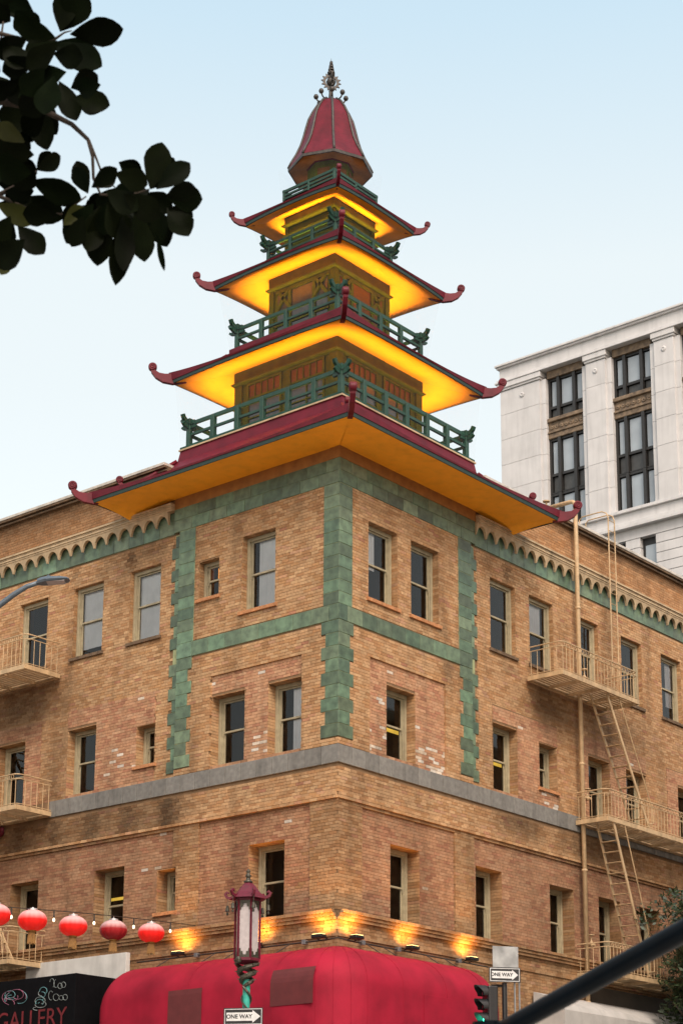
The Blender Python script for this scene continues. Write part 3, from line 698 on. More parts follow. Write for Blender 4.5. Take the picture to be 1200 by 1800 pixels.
def railing(s, z0, h, nb, ext=.22, brackets=True, pw=.09, k=1.):
    kk = k; m = MB(); e = s + (ext if brackets else .04)
    for k, (hz, th) in enumerate(((h - .03, .075), (h * .52, .05), (.06, .05))):
        q = e if k == 0 else s; th *= kk
        m.box(-q, q, -s - .035, -s + .035, z0 + hz - th / 2, z0 + hz + th / 2); m.box(-q, q, s - .035, s + .035, z0 + hz - th / 2, z0 + hz + th / 2)
        m.box(-s - .031, -s + .031, -q, q, z0 + hz - th / 2 + .003, z0 + hz + th / 2 - .003); m.box(s - .031, s + .031, -q, q, z0 + hz - th / 2 + .003, z0 + hz + th / 2 - .003)
    rail = m.build('railing', 'rail_green', T)
    me = bevbox(pw, pw, h - .02, .008); st = bevbox(.03, .03, h * .44, .004)
    for i in range(nb + 1):
        u = -s + 2 * s * i / nb
        for x, y in ((u, -s), (u, s)) + (((-s, u), (s, u)) if 0 < i < nb else ()):
            link('post', me, 'rail_green', rail, loc=(x, y, z0 + (h - .02) / 2))
    if brackets:
        for dx, dy in CORN:
            m = MB(); m.box(dx * s - .085, dx * s + .085, dy * s - .085, dy * s + .085, z0 + h - .06, z0 + h + .10)
            for d in (Vector((dx, 0, 0)), Vector((0, dy, 0))):
                side = Vector((-d.y, d.x, 0)); o = Vector((dx * s, dy * s, z0 + h))
                ribbon(m, [(-.2, .0), (.05, .0), (.16, .03), (.23, .09), (.27, .17)], [.05, .06, .06, .055, .05], .085, o, d, side)
                ribbon(m, [(-.25, -.13), (.1, -.13), (.2, -.11), (.27, -.06)], [.035, .04, .04, .03], .07, o, d, side)
            m.build('bracket', 'rail_green', rail, bev=.006)
    return rail
railing(2.562, 21.40, .70, 6, pw=.13, k=1.4); railing(1.72, 24.23, .62, 4, .18, pw=.11, k=1.25); railing(1.16, 26.88, .46, 3, .15, pw=.09); railing(.88, 28.652, .32, 2, brackets=False, pw=.07)

# tower storeys
def storey(s, z0, z1, frieze):
    m = MB(); m.box(-s + .06, s - .06, -s + .06, s - .06, z0, z1 + .02); w = m.build('wall', 'olive', T)
    m = MB(); m.sqring([(s - .07, z1 - frieze), (s, z1 - frieze), (s, z1 + .005), (s - .07, z1 + .005)]); m.build('frieze', 'olive', T)
    m = MB(); m.sqring([(s - .05, z1 - frieze - .10), (s + .05, z1 - frieze - .07), (s + .065, z1 - frieze - .03), (s + .03, z1 - frieze - .001), (s - .05, z1 - frieze - .001)]); m.build('moulding', 'olive', T)
    return w
def corner_posts(s, z0, z1, w, name='corner_post'):
    for dx, dy in CORN:
        m = MB(); m.box(dx * s, dx * (s - w), dy * s, dy * (s - w), z0, z1); m.build(name, 'olive', T, bev=.01)
storey(1.76, 21.38, 23.549, .30); corner_posts(1.755, 21.38, 23.16, .26)
storey(1.148, 24.2, 26.318, .30); corner_posts(1.143, 24.2, 25.93, .17)
storey(.867, 26.85, 28.174, .22); corner_posts(.862, 26.85, 27.85, .12)
m = MB(); m.sqring([(.80, 27.55), (.90, 27.57), (.905, 27.62), (.86, 27.66), (.80, 27.66)]); m.build('moulding', 'olive', T)
def onside(k, s, u0, u1, z0, z1, d0, d1):
    """a box on side k of a square storey; d is the depth outwards from half size s"""
    if k == 0: return (u0, u1, -s - d1, -s - d0, z0, z1)
    if k == 1: return (-s - d1, -s - d0, u0, u1, z0, z1)
    if k == 2: return (u0, u1, s + d0, s + d1, z0, z1)
    return (s + d0, s + d1, u0, u1, z0, z1)
for k in range(4):
    for c in (-.72, .72):                                             # first storey: pairs of windows with amber transom lights
        m = MB(); s = 1.70; a = .60
        for q in ((c - a, c - a + .06, 21.6, 23.14), (c + a - .06, c + a, 21.6, 23.14), (c - a + .06, c + a - .06, 23.08, 23.14), (c - a + .06, c + a - .06, 22.66, 22.72), (c - a + .06, c + a - .06, 21.6, 21.66)):
            m.box(*onside(k, s, *q, -.02, .05))
        for i in range(1, 5): m.box(*onside(k, s, c - a + .06 + i * .216 - .012, c - a + .06 + i * .216 + .012, 22.72, 23.08, -.02, .042))
        m.box(*onside(k, s, c - .02, c + .02, 21.66, 22.66, -.02, .042)); m.box(*onside(k, s, c - a + .06, c + a - .06, 22.12, 22.16, -.02, .039))
        w = m.build('window', 'olive', T)
        for i in range(5):
            m = MB(); m.box(*onside(k, s, c - a + .072 + i * .216, c - a + .264 + i * .216, 22.722, 23.078, -.04, .012)); m.build('pane', 'amber_pane', w)
        for i in range(2):
            for z0, z1 in ((21.662, 22.118), (22.162, 22.658)):
                m = MB(); m.box(*onside(k, s, c - a + .062 + i * .52, c - .022 + i * .56, z0, z1, -.04, .012)); m.build('pane', 'dark_pane', w)
    m = MB(); s = 1.088                                                # second storey: braced openings
    m.box(*onside(k, s, -.86, .86, 24.5, 25.86, -.02, .012)); m.build('opening', 'amber_pane' if k != 1 else 'dark_pane', T)
    m = MB()
    for c in (-.42, .42): m.box(*onside(k, s, c - .05, c + .05, 24.25, 25.88, 0, .05))
    for c, sg in ((-.9, 1), (.9, -1), (-.37, -1), (.37, 1)):
        for q in range(1): 
            p0 = (c, 25.25); p1 = (c + sg * .42, 25.82)
            def P3(u, z, d):
                return {0: (u, -s - d, z), 1: (-s - d, u, z), 2: (u, s + d, z), 3: (s + d, u, z)}[k]
            m.bar(P3(*p0, .03), P3(*p1, .03), .07, .09)
    m.box(*onside(k, s, -.93, .93, 25.80, 25.9, 0, .047)); m.box(*onside(k, s, -.93, .93, 24.85, 24.92, 0, .043)); m.build('brace', 'olive', T)

# cap: eight-sided bell roof on a drum
m = MB(); m.lathe([(.62, 28.64), (.62, 29.62)], 8); m.build('drum', 'olive', T)
for k in (4, 5, 6, 0):
    a = R_(45 * k + 22.5); d = Vector((math.cos(a), math.sin(a), 0)); sd_ = Vector((-d.y, d.x, 0)); c = d * .578
    m = MB(); m.prism([(-.17, 28.85), (.17, 28.85), (.17, 29.42), (-.17, 29.42)], c, sd_, (0, 0, 1), d, .02); m.build('drum_window', 'amber_pane', T)
prof = [(.19, 31.79), (.35, 31.65), (.485, 31.42), (.60, 31.17), (.67, 30.9), (.735, 30.62), (.81, 30.36), (.92, 30.09), (1.06, 29.83), (1.14, 29.65)]
m = MB(); m.lathe(prof[::-1], 8); m.build('bell_roof', 'crimson', T)
m = MB(); m.lathe([(1.12, 29.555), (1.152, 29.56), (1.158, 29.635), (1.12, 29.65)], 8, capb=False, capt=False); m.build('bell_fascia', 'bronze', T)
m = MB(); m.lathe([(.6, 29.66), (1.13, 29.56)], 8, capb=False, capt=False); m.build('bell_soffit', 'plaster', T)
for k in range(8):
    a = R_(45 * k); m = MB(); m.tube([(r * math.cos(a) * 1.005, r * math.sin(a) * 1.005, z + .01) for r, z in prof[::-1]], [.035] * 10, 7); rib = m.build('rib', 'bronze', T, smooth=True)
    m = MB(); st = [(.28, 31.74), (.36, 31.78), (.40, 31.84)]; m.tube([(r * math.cos(a), r * math.sin(a), z) for r, z in st], .022, 6)
    m.lathe([(.01, -.075), (.05, -.055), (.073, 0), (.05, .055), (.01, .075)], 12, (.41 * math.cos(a), .41 * math.sin(a), 31.90)); m.build('knob', 'bronze', rib, smooth=True)
m = MB(); m.lathe([(.22, 31.76), (.15, 31.82), (.07, 31.88), (.055, 32.1), (.05, 32.25)], 16)
m.lathe([(.02, 32.24), (.10, 32.29), (.135, 32.38), (.10, 32.47), (.03, 32.52)], 16); fin = m.build('finial', 'bronze', T, smooth=True)
star = []
for i in range(28):
    a = 2 * math.pi * i / 28 + .11; rr = .285 if i % 2 else .20; star.append((rr * math.cos(a), rr * math.sin(a)))
for e in (Vector((.78, -.62, 0)), Vector((.62, .78, 0))):
    m = MB(); n_ = Vector((-e.y, e.x, 0)); inner = [(.155 * math.cos(2 * math.pi * i / 28 + .11), .155 * math.sin(2 * math.pi * i / 28 + .11)) for i in range(28)]
    vs = []
    for t in (-.018, .018):
        for pl in (star, inner): vs += [e * a + Vector((0, 0, 32.38 + b)) + n_ * t for a, b in pl]
    fs = []
    for i in range(28):
        j = (i + 1) % 28; fs += [(i, j, 28 + j, 28 + i), (56 + i, 84 + i, 84 + j, 56 + j), (i, 56 + i, 56 + j, j), (28 + i, 28 + j, 84 + j, 84 + i)]
    m.add(vs, fs); m.build('sunburst', 'bronze', fin)
m = MB()
for i in range(4):
    z = 32.62 + i * .1; r0 = .085 - i * .018
    for j in range(4):
        a = math.pi / 2 * j + .3; m.bar((r0 * 1.2 * math.cos(a), r0 * 1.2 * math.sin(a), z - .02), (r0 * .9 * math.cos(a), r0 * .9 * math.sin(a), z + .1), .022)
    m.lathe([(r0 * 1.25, z + .03), (r0 * 1.25, z + .055)], 10)
m.lathe([(.03, 32.5), (.022, 32.8), (.004, 33.12)], 8); m.build('spire', 'bronze', fin)
# bird netting from eave to deck
for s0, z0, s1, z1 in ((2.85, 23.2, 2.72, 21.34), (2.1, 25.93, 1.86, 24.24), (1.5, 27.9, 1.25, 26.9), (1.0, 29.58, .93, 28.66)):
    m = MB(); m.sqring([(s0, z0), (s1, z1)]); m.build('bird_net', 'net', T)
# linear uplights standing on the decks
def uplights(s, z, L, power):
    for k, (x, y, rz) in enumerate(((0, -s, 0), (0, s, 0), (-s, 0, 90), (s, 0, 90))):
        m = MB(); m.box(-L / 2 - .02, L / 2 + .02, -.05, .05, -.06, -.004); o = m.build('light_bar', 'black_metal', T); o.location = (x, y, z); o.rotation_euler = (0, 0, R_(rz))
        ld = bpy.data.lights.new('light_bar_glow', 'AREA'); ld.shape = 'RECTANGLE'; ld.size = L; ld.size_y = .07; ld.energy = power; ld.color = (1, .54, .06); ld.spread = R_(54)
        lo = bpy.data.objects.new('light_bar_glow', ld); COL.objects.link(lo); lo.parent = T; lo.location = (x, y, z); lo.rotation_euler = (R_(180), 0, R_(rz))
uplights(2.34, 21.50, 4.3, 27); uplights(1.54, 24.36, 2.7, 18); uplights(1.06, 26.97, 1.7, 10); uplights(.74, 28.75, .8, .15)

# ------------------------------------------------------------------ red corner awning and its neighbours
def sweep_awning():
    m = MB(); na = 10
    prof = [(.02, 7.80)] + [(1.25 * math.sin(R_(9 * i)), 6.85 + .95 * math.cos(R_(9 * i))) for i in range(1, na + 1)] + [(1.25, 6.0), (1.25, 4.9)]
    path = []                                                        # (kind, value, end factor)
    for i in range(7): t = 1 - i / 6; path.append(('L', 6.40 - .42 * (1 - t) , math.sqrt(max(.0, 1 - t * t)) * .75 + .25 if t > 0 else 1.))
    path += [('L', u, 1.) for u in (5.2, 4.3, 3.4, 2.5, 1.6, .8, 0.)] + [('C', R_(a), 1.) for a in range(9, 90, 9)] + [('R', u, 1.) for u in (0., .8, 1.6, 2.4, 3.2, 3.9, 4.2)]
    path += [('R', 4.2 + .4 * math.sin(R_(15 * i)), math.cos(R_(15 * i)) * .75 + .25) for i in range(1, 7)]
    rows = []
    for kd, v, k in path:
        row = []
        for o, z in prof:
            z2 = 4.9 + (z - 4.9) * (.72 + .28 * k) if k < 1 else z; o2 = o * (.8 + .2 * k)
            if kd == 'L': row.append((-o2, v, z2))
            elif kd == 'R': row.append((v, -o2, z2))
            else: row.append((-o2 * math.cos(v), -o2 * math.sin(v), z2))
        rows.append(row)
    n = len(prof); vs = [p for r in rows for p in r]; fs = [(i * n + j, i * n + j + 1, (i + 1) * n + j + 1, (i + 1) * n + j) for i in range(len(rows) - 1) for j in range(n - 1)]
    m.add(vs, fs)
    for r in (rows[0], rows[-1]):
        lo = (r[0][0], r[0][1], 4.9); m.add([lo] + list(r), [tuple(range(len(r) + 1))])
    return m, rows
AW = tag(empty('shop_awning', (0, 0, 0)), 'large rounded red vinyl awning wrapping the street corner', 'awning')
m, rows = sweep_awning(); m.build('canopy', 'red_vinyl', AW, smooth=True)
for i in (9, 12, 15, 17, 19, 21, 24, 26, 28):
    m = MB(); m.tube([Vector(p) + Vector((-.003, -.003, .004)) for p in rows[i]], .005, 6); m.build('seam', 'red_vinyl', AW)
for x0, y0, x1, y1 in ((475, 1702, 550, 1766), (295, 1740, 354, 1812)):
    ua, za = onwall('L', x0, (y0 + y1) / 2, 1.26); ub, zb_ = onwall('L', x1, (y0 + y1) / 2, 1.26); um = (ua + ub) / 2
    zt = onwall('L', (x0 + x1) / 2, y0, 1.2)[1]; zl = onwall('L', (x0 + x1) / 2, y1, 1.27)[1]; m = MB(); g_ = []
    for i in range(9):                                               # a cloth patch that follows the curve of the canopy
        z = zl + (zt - zl) * i / 8; o = 1.25 if z < 6.85 else 1.25 * math.sqrt(max(0, 1 - ((z - 6.85) / .95) ** 2))
        g_.append([(-o - .012, ua, z), (-o - .012, ub, z)])
    for a, b in zip(g_, g_[1:]): m.add([a[0], a[1], b[1], b[0]], [(0, 1, 2, 3)])
    m.build('patch', 'maroon_patch', AW)
ua, z_ = onwall('R', 745, 1760, 1.26); ub, z_ = onwall('R', 794, 1770, 1.26)
m = MB(); m.box(ua, ub, -1.266, -1.252, 5.2, 6.8); m.build('side_flap', 'red_vinyl', AW, bev=.004)

# black painted box sign with chalk-like drawing
BX = tag(empty('painted_box_sign', (0, 0, 0)), 'black box sign with chalky graffiti drawings beside the red awning', 'sign')
m = MB(); m.box(-1.5, -.02, 6.83, 14.5, 4.6, 7.62); m.build('box', 'black_paint', BX, bev=.01)
def stroke(pts, w, mt, name='drawn_line'):
    m = MB(); P = [FP('L', *onwall('L', x, y, 1.508), 1.508) for x, y in pts]; m.tube(P, w, 5); m.build(name, mt, BX)
def curl(cx, cy, rx, ry, a0, a1, n=14, k=0.): return [(cx + rx * (1 - k * i / n) * math.cos(a0 + (a1 - a0) * i / n), cy + ry * (1 - k * i / n) * math.sin(a0 + (a1 - a0) * i / n)) for i in range(n + 1)]
for q in range(9): stroke(curl(25 + rnd.uniform(-9, 9), 1755 + rnd.uniform(-9, 12), 10 + q * 1.5, 8 + q * 1.2, rnd.uniform(0, 6), rnd.uniform(3, 9), k=.4), .008, ('chalk_pink', 'chalk_teal')[q % 2])
for q in range(10): stroke(curl(71 + rnd.uniform(-8, 8), 1742 + q * 3.4, 4 + rnd.uniform(0, 8), 3 + rnd.uniform(0, 5), rnd.uniform(0, 6), rnd.uniform(4, 10), k=.3), .009, ('chalk_teal', 'chalk_white')[q % 2])
for cx, cy, rx, ry, a0, a1 in ((92, 1728, 4, 8, 3.4, 7.4), (99, 1729, 4, 7, .2, 4.6), (106, 1733, 4, 5, 0, 6.3), (112, 1731, 4, 5, 0, 6.3), (90, 1750, 4, 8, 1, 5.5), (99, 1753, 5, 6, .4, 5.9), (108, 1754, 4, 4, 0, 6.3), (115, 1753, 4, 5, 0, 6.3)):
    stroke(curl(cx, cy, rx, ry, a0, a1), .007, 'chalk_white')
ux, uz = onwall('L', 55, 1793, 1.508)
tm = text_mesh('GALLERY', .62, 'lettering'); o = link('lettering', tm, 'chalk_red', BX, loc=(-1.506, ux, uz)); o.rotation_euler = (R_(90), 0, R_(-90))
m = MB(); m.box(-.16, -.025, 6.54, 10.2, 7.3, 8.245); tag(m.build('blank_signboard', 'white_board', bev=.008), 'blank pale grey signboard on the brick above the black box sign', 'signboard')

# shop front under the right-hand fire escape
m = MB(); m.fbox('R', 10.3, 20, 5.2, 7.98, .0, .07); tag(m.build('fascia_board', 'dark_board', bev=.01), 'long dark brown fascia board on the wall under the fire escape', 'fascia')
ga = MB(); pr = [(.08, 7.55), (.5, 7.42), (.9, 7.2), (1.0, 7.05), (1.0, 6.3)]
for (o0, z0), (o1, z1) in zip(pr, pr[1:]): ga.add([(7.6, -o0, z0), (20, -o0, z0), (20, -o1, z1), (7.6, -o1, z1)], [(0, 1, 2, 3)])
ga.add([(7.6, -o, z) for o, z in pr] + [(7.6, -.08, 6.3)], [tuple(range(6))]); ga.add([(20, -o, z) for o, z in pr] + [(20, -.08, 6.3)], [tuple(range(6))])
tag(ga.build('canvas_awning', 'grey_canvas'), 'pale grey canvas awning low on the wall below the dark fascia board', 'awning')

# floodlights on the wall above the awning, joined by a conduit
cd = tag(empty('wall_conduit', (0, 0, 0)), 'thin black conduit with struts running along the wall between floodlights', 'conduit')
m = MB(); pl = [FP('L', u, 7.97, .12) for u in (6.2, 4, 2, .3)] + [Vector((-.1, -.1, 7.99))] + [FP('R', u, 7.97 - .003 * u, .12) for u in (.3, 2, 4, 5.6)]; m.tube(pl, .018, 7); m.build('pipe', 'wire', cd)
for f, u in (('L', 5.1), ('L', 3.6), ('L', 2.9), ('L', 1.3), ('R', .9), ('R', 1.5), ('R', 3.1), ('R', 3.8)):
    m = MB(); m.tube([FP(f, u, 7.96, .12), FP(f, u + .35, 7.62, .5)], .012, 6); m.build('strut', 'wire', cd)
for f, u in (('L', .85), ('L', 4.2), ('R', .75), ('R', 2.05), ('R', 4.4)):
    m = MB(); m.fbox(f, u - .05, u + .05, 7.92, 8.02, .06, .17); m.build('junction_box', 'grey_metal', cd, bev=.005)
FL = [('L', 4.65, 'first'), ('L', 2.2, ''), ('L', .28, ''), ('R', .33, ''), ('R', 2.36, ''), ('R', 4.69, '')]
FLAB = ['black floodlight on the brick nearest the hanging lanterns', 'black floodlight on the wall behind the dragon street lamp', 'black floodlight beside the building corner, on the lantern side', 'black floodlight beside the building corner, on the fire escape side',
        'black floodlight below the first window along from the corner', 'black floodlight between the corner window and the traffic signal']
for (f, u, _), lab in zip(FL, FLAB):
    e = tag(empty('floodlight', FP(f, u, 8.04, .30), R_(-90) if f == 'L' else 0), lab, 'floodlight', 'floodlights above the red awning')
    m = MB(); m.box(-.15, .15, -.10, .10, -.05, .035); m.build('housing', 'black_metal', e, bev=.02)
    m = MB(); m.box(-.125, .125, -.08, .08, .036, .04); m.build('lens', 'flood_lens' if 'flood_lens' in MATS else mat('flood_lens', (1, .8, .4), .4, emit=(1, .62, .2), es=5).name, e)
    m = MB(); m.bar((-.12, 0, -.02), (-.12, .19, -.07), .02); m.bar((.12, 0, -.02), (.12, .19, -.07), .02); m.build('yoke', 'black_metal', e)
    ld = bpy.data.lights.new('floodlight_glow', 'SPOT'); ld.energy = 80; ld.color = (1, .42, .07); ld.spot_size = R_(150); ld.spot_blend = 1.0; ld.shadow_soft_size = .07
    lo = bpy.data.objects.new('floodlight_glow', ld); COL.objects.link(lo); lo.parent = e; lo.location = (0, -.02, .07); lo.rotation_euler = Vector((0, -.42, -1)).to_track_quat('Z', 'Y').to_euler()
    lo.rotation_euler = Vector((0, .42, 1)).to_track_quat('-Z', 'Y').to_euler()

# ------------------------------------------------------------------ fire escapes
def fire_escape(face, lab, balconies, ladders):
    FE = tag(empty('fire_escape', (0, 0, 0)), lab, 'fire escape')
    bal = {}
    for u0, u1, z, depth, hr in balconies:
        a, b = u0, u1
        m = MB(); P = lambda u, o, zz: FP(face, u, zz, o)
        for q in ((a, 0.02, b, .02), (a, depth, b, depth), (a, .02, a, depth), (b, .02, b, depth)): m.bar(P(q[0], q[1], z - .05), P(q[2], q[3], z - .05), .05, .12)
        n = int((b - a) / 1.1) + 1
        for i in range(1, n): m.bar(P(a + (b - a) * i / n, .02, z - .075), P(a + (b - a) * i / n, depth, z - .075), .05, .07)
        pf = m.build('platform', 'iron_cream', FE)
        ns = int((depth - .1) / .115)
        for i in range(ns):
            o = .07 + i * .115; me = bevbox(b - a - .06, .085, .022, .004)
            link('slat', me, 'iron_cream', pf, loc=P((a + b) / 2, o + .04, z - .012), rz=R_(-90) if face == 'L' else 0)
        m = MB(); rc = .16
        def rail(zz, r):
            pts = [P(a, .03, zz), P(a, depth - rc, zz)] + [P(a + rc - rc * math.cos(t), depth - rc + rc * math.sin(t), zz) for t in (.4, .8, 1.2)] + [P(a + rc, depth, zz), P(b - rc, depth, zz)] + [P(b - rc + rc * math.sin(t), depth - rc + rc * math.cos(t), zz) for t in (.4, .8, 1.2)] + [P(b, depth - rc, zz), P(b, .03, zz)]
            m.tube(pts, r, 6)
        rail(z + hr, .017); rail(z + hr - .12, .012); rail(z + .05, .011)
        k = int((b - a) / .17)
        for i in range(k):                                            # rings between the two top rails
            c = P(a + .1 + (b - a - .2) * (i + .5) / k, depth, z + hr - .06); ex = P(1, 0, 0) - P(0, 0, 0)
            m.tube([c + (ex * math.cos(t) + Vector((0, 0, 1)) * math.sin(t)) * .048 for t in [x * math.pi / 4 for x in range(9)]], .008, 4, caps=False)
        rl = m.build('railing', 'iron_cream', FE)
        bm_ = _bb.setdefault(('bal', round(hr, 2)), None)
        if bm_ is None:
            q = MB(); q.tube([(0, 0, 0), (0, 0, hr - .12)], .009, 5); bm_ = bpy.data.meshes.new('baluster'); bm_.from_pydata(q.v, [], q.f); _bb[('bal', round(hr, 2))] = bm_
        nb = int((b - a) / .17)
        for i in range(nb + 1): link('baluster', bm_, 'iron_cream', rl, loc=P(a + .05 + (b - a - .1) * i / nb, depth, z))
        for uu in (a, b):
            for i in range(int(depth / .2)): link('baluster', bm_, 'iron_cream', rl, loc=P(uu, .12 + i * .2, z))
    for u0, z0, u1, z1, oa, ob in ladders:
        m = MB()
        for o in (oa, ob): m.bar(FP(face, u0, z0, o), FP(face, u1, z1, o), .03, .085, up=(0, 0, 1))
        ld_ = m.build('ladder', 'iron_cream', FE); n = int(abs(z0 - z1) / .26)
        rmesh = bevbox(.10, ob - oa, .018, .003)
        for i in range(1, n):
            t = i / n; link('tread', rmesh, 'iron_cream', ld_, loc=FP(face, u0 + (u1 - u0) * t, z0 + (z1 - z0) * t, (oa + ob) / 2), rz=R_(-90) if face == 'L' else 0)
        m = MB(); o = ob + .03; du = (u1 - u0); dz = z1 - z0; L = math.hypot(du, dz); nx, nz = -dz / L * .42 * (1 if du > 0 else -1), abs(du) / L * .42
        sg = 1 if du > 0 else -1
        p = [FP(face, u0 + du * .02 + nx * 0, z0, o), FP(face, u0 + du * .04 + nx * sg * sg, z0 + nz, o), FP(face, u0 + du * .9 + nx, z0 + dz * .9 + nz, o), FP(face, u0 + du * .97 + nx * .7, z0 + dz * .97 + nz * .3, o), FP(face, u0 + du * .97, z0 + dz * .97, o)]
        m.tube(p, .018, 6); m.build('handrail', 'iron_cream', ld_)
    return FE
fire_escape('R', 'cream iron fire escape with three balconies beside the tall standpipe', [(7.72, 11.5, 15.83, 1.08, .80), (9.86, 16.6, 12.33, 1.0, .76), (9.75, 15.2, 8.24, 1.0, .76)], [(10.0, 15.8, 12.0, 12.36, .48, .98), (10.15, 12.3, 11.75, 8.28, .48, .98)])
fire_escape('L', 'cream iron fire escape on the wall above the black box sign', [(9.56, 14.2, 15.89, 1.2, .84), (9.66, 14.2, 12.18, 1.2, .82), (9.68, 14.2, 8.23, 1.2, .84)], [(13.6, 15.85, 11.2, 12.2, .45, .95), (12.9, 12.15, 10.35, 8.26, .45, .95)])

# standpipe with valves
SP = tag(empty('standpipe', (10.0, -.16, 0)), 'tall cream standpipe bending over the parapet beside the fire escape', 'pipe')
m = MB(); arc = [(0, .16 * (1 - math.cos(t)), 21.28 + .16 * math.sin(t)) for t in (.3, .6, .9, 1.2)]
m.tube([(0, 0, 5.2), (0, 0, 21.28)] + arc + [(0, .16, 21.44), (0, 1.1, 21.44)], .062, 12); m.build('pipe', 'iron_cream', SP, smooth=True)
m = MB()
for z in (18.3, 13.9, 11.0, 7.5): m.lathe([(.075, z - .03), (.085, z), (.075, z + .03)], 12)
m.build('collar', 'iron_cream', SP)
for z in (16.35, 13.0, 9.05):
    m = MB(); m.tube([(0, 0, z), (.2, 0, z)], .035, 8); m.lathe([(.05, -.05), (.06, 0), (.05, .06), (.03, .08), (.018, .12), (.018, .24)], 10, (.24, 0, z)); m.lathe([(.09, .24), (.09, .265)], 12, (.24, 0, z)); m.tube([(.24, 0, z), (.24, -.12, z - .03)], .035, 8); m.build('valve', 'iron_cream', SP)
m = MB(); m.tube([(0, .95, 21.42), (0, .95, 21.65)], .03, 8); m.lathe([(.1, 21.64), (.1, 21.67)], 12, (0, .95, 0)); m.build('roof_valve', 'iron_cream', SP)

# roof ladder
RL = tag(empty('roof_ladder', (0, 0, 0)), 'slender cream ladder hooked over the parapet above the fire escape', 'ladder')
for u in (11.48, 11.81):
    m = MB(); m.tube([(u, -.30, 16.7), (u, -.30, 21.35), (u, -.25, 21.5), (u, -.1, 21.58), (u, .55, 21.58), (u, .65, 21.5), (u, .65, 20.9)], .019, 7); m.build('stringer', 'iron_cream', RL)
    for z in (20.3, 18.0, 16.9): m = MB(); m.tube([(u, -.30, z), (u, .05, z)], .012, 5); m.build('wall_bracket', 'iron_cream', RL)
q = MB(); q.tube([(0, 0, 0), (.33, 0, 0)], .011, 5); rme = bpy.data.meshes.new('rung'); rme.from_pydata(q.v, [], q.f)
for i in range(15): link('rung', rme, 'iron_cream', RL, loc=(11.48, -.30, 16.95 + i * .31))

# red alarm bell
AB = tag(empty('alarm_bell', FP('L', 11.6, 11.92, 0), R_(-90)), 'small red alarm bell on the sooty brick under the fire escape', 'bell')
m = MB(); m.lathe([(.02, 0), (.15, .0), (.15, .02), (.12, .07), (.05, .10), (.01, .105)], 20); o = m.build('gong', 'crimson', AB, smooth=True); o.rotation_euler = (R_(90), 0, 0); o.location = (0, -.04, 0)
m = MB(); m.box(-.06, .06, -.04, .0, -.06, .06); m.build('back_box', 'crimson', AB, bev=.006)

# ------------------------------------------------------------------ street light, lantern string
PB = at(-88, 1075, 38)                                               # head of its post, just outside the picture
SL = tag(empty('street_light', (PB.x, PB.y, 0)), 'grey flat-headed street light on a curved arm', 'street light')
m = MB(); m.tube([(0, 0, .13), (0, 0, 5), (0, 0, PB.z - .1)], [.13, .10, .07], 12); m.lathe([(.22, .13), (.22, .35), (.15, .5)], 12); m.build('post', 'street_grey', SL, smooth=False)
m = MB(); base = Vector((PB.x, PB.y, 0)); pts = [at(-88, 1110, 38) - base] + [at(x, y, 38) - base for x, y in ((-45, 1084), (0, 1064), (25, 1045), (48, 1031), (72, 1023))]; m.tube(pts, [.06, .06, .058, .055, .05, .045], 10); m.build('arm', 'street_grey', SL, smooth=True)
hA, hB = at(66, 1023, 38) - base, at(123, 1019, 38) - base; d = (hB - hA); L = d.length; d.normalize(); sd_ = d.cross(Vector((0, 0, 1))).normalized(); upv = sd_.cross(d)
m = MB(); secs = [(0, .07, .05, .05), (.12, .12, .07, .05), (.3, .17, .075, .045), (.7, .17, .06, .03), (.93, .14, .035, .02), (1., .07, .015, .01)]; vs = []
for t, w, up_, dn in secs:
    c = hA + d * (L * t)
    for a, b in ((-1, 0), (-.6, 1), (.6, 1), (1, 0), (.85, -1), (-.85, -1)): vs.append(c + sd_ * (w * a) + upv * (up_ * b if b > 0 else dn * b))
fs = [(i * 6 + j, i * 6 + (j + 1) % 6, (i + 1) * 6 + (j + 1) % 6, (i + 1) * 6 + j) for i in range(5) for j in range(6)] + [tuple(range(6)), tuple(30 + j for j in range(6))]
m.add(vs, fs); hd = m.build('lamp_head', 'street_grey', SL, bev=.01)
m = MB(); c = hA + d * (L * .58) - upv * .045; m.prism([(-.18, -.12), (.18, -.12), (.18, .12), (-.18, .12)], c, d, sd_, upv, .012); m.build('lens', 'lamp_glass', hd)
m = MB(); c = hA + d * (L * .35) + upv * .085; m.lathe([(.03, 0), (.035, .04), (.01, .05)], 10, c); m.build('photocell', 'street_grey', hd)

A0 = Vector((0, 4.39, 8.71)); 
def z_for(P, py):                                                     # height that shows at image row py, above a ground point
    lo_, hi_ = 0., 30.
    for _ in range(40):
        mi = (lo_ + hi_) / 2
        if pix((P[0], P[1], mi))[1] > py: lo_ = mi
        else: hi_ = mi
    return lo_
def t_for(px):
    lo_, hi_ = 0., 1.
    for _ in range(40):
        mi = (lo_ + hi_) / 2; q = A0.lerp(Vector((PB.x, PB.y, 8.5)), mi)
        if pix(q)[0] > px: lo_ = mi
        else: hi_ = mi
    return lo_
def wire_row(px): return 1627 - (343 - px) * .098 - 3 * math.sin(math.pi * min(1, (343 - px) / 343))
def wire_pt(px):
    q = A0.lerp(Vector((PB.x, PB.y, 8.5)), t_for(px)); return Vector((q.x, q.y, z_for(q, wire_row(px))))
LS = tag(empty('string_of_bulbs', A0), 'string of small bare bulbs on a black wire between brick wall and street light', 'string lights')
endz = wire_pt(-75).z
wp = [wire_pt(x) for x in range(340, -81, -20)] + [Vector((PB.x + .1, PB.y, endz + .02))]
m = MB(); m.tube([A0 - A0] + [p - A0 for p in wp], .010, 5); m.build('cable', 'wire', LS)
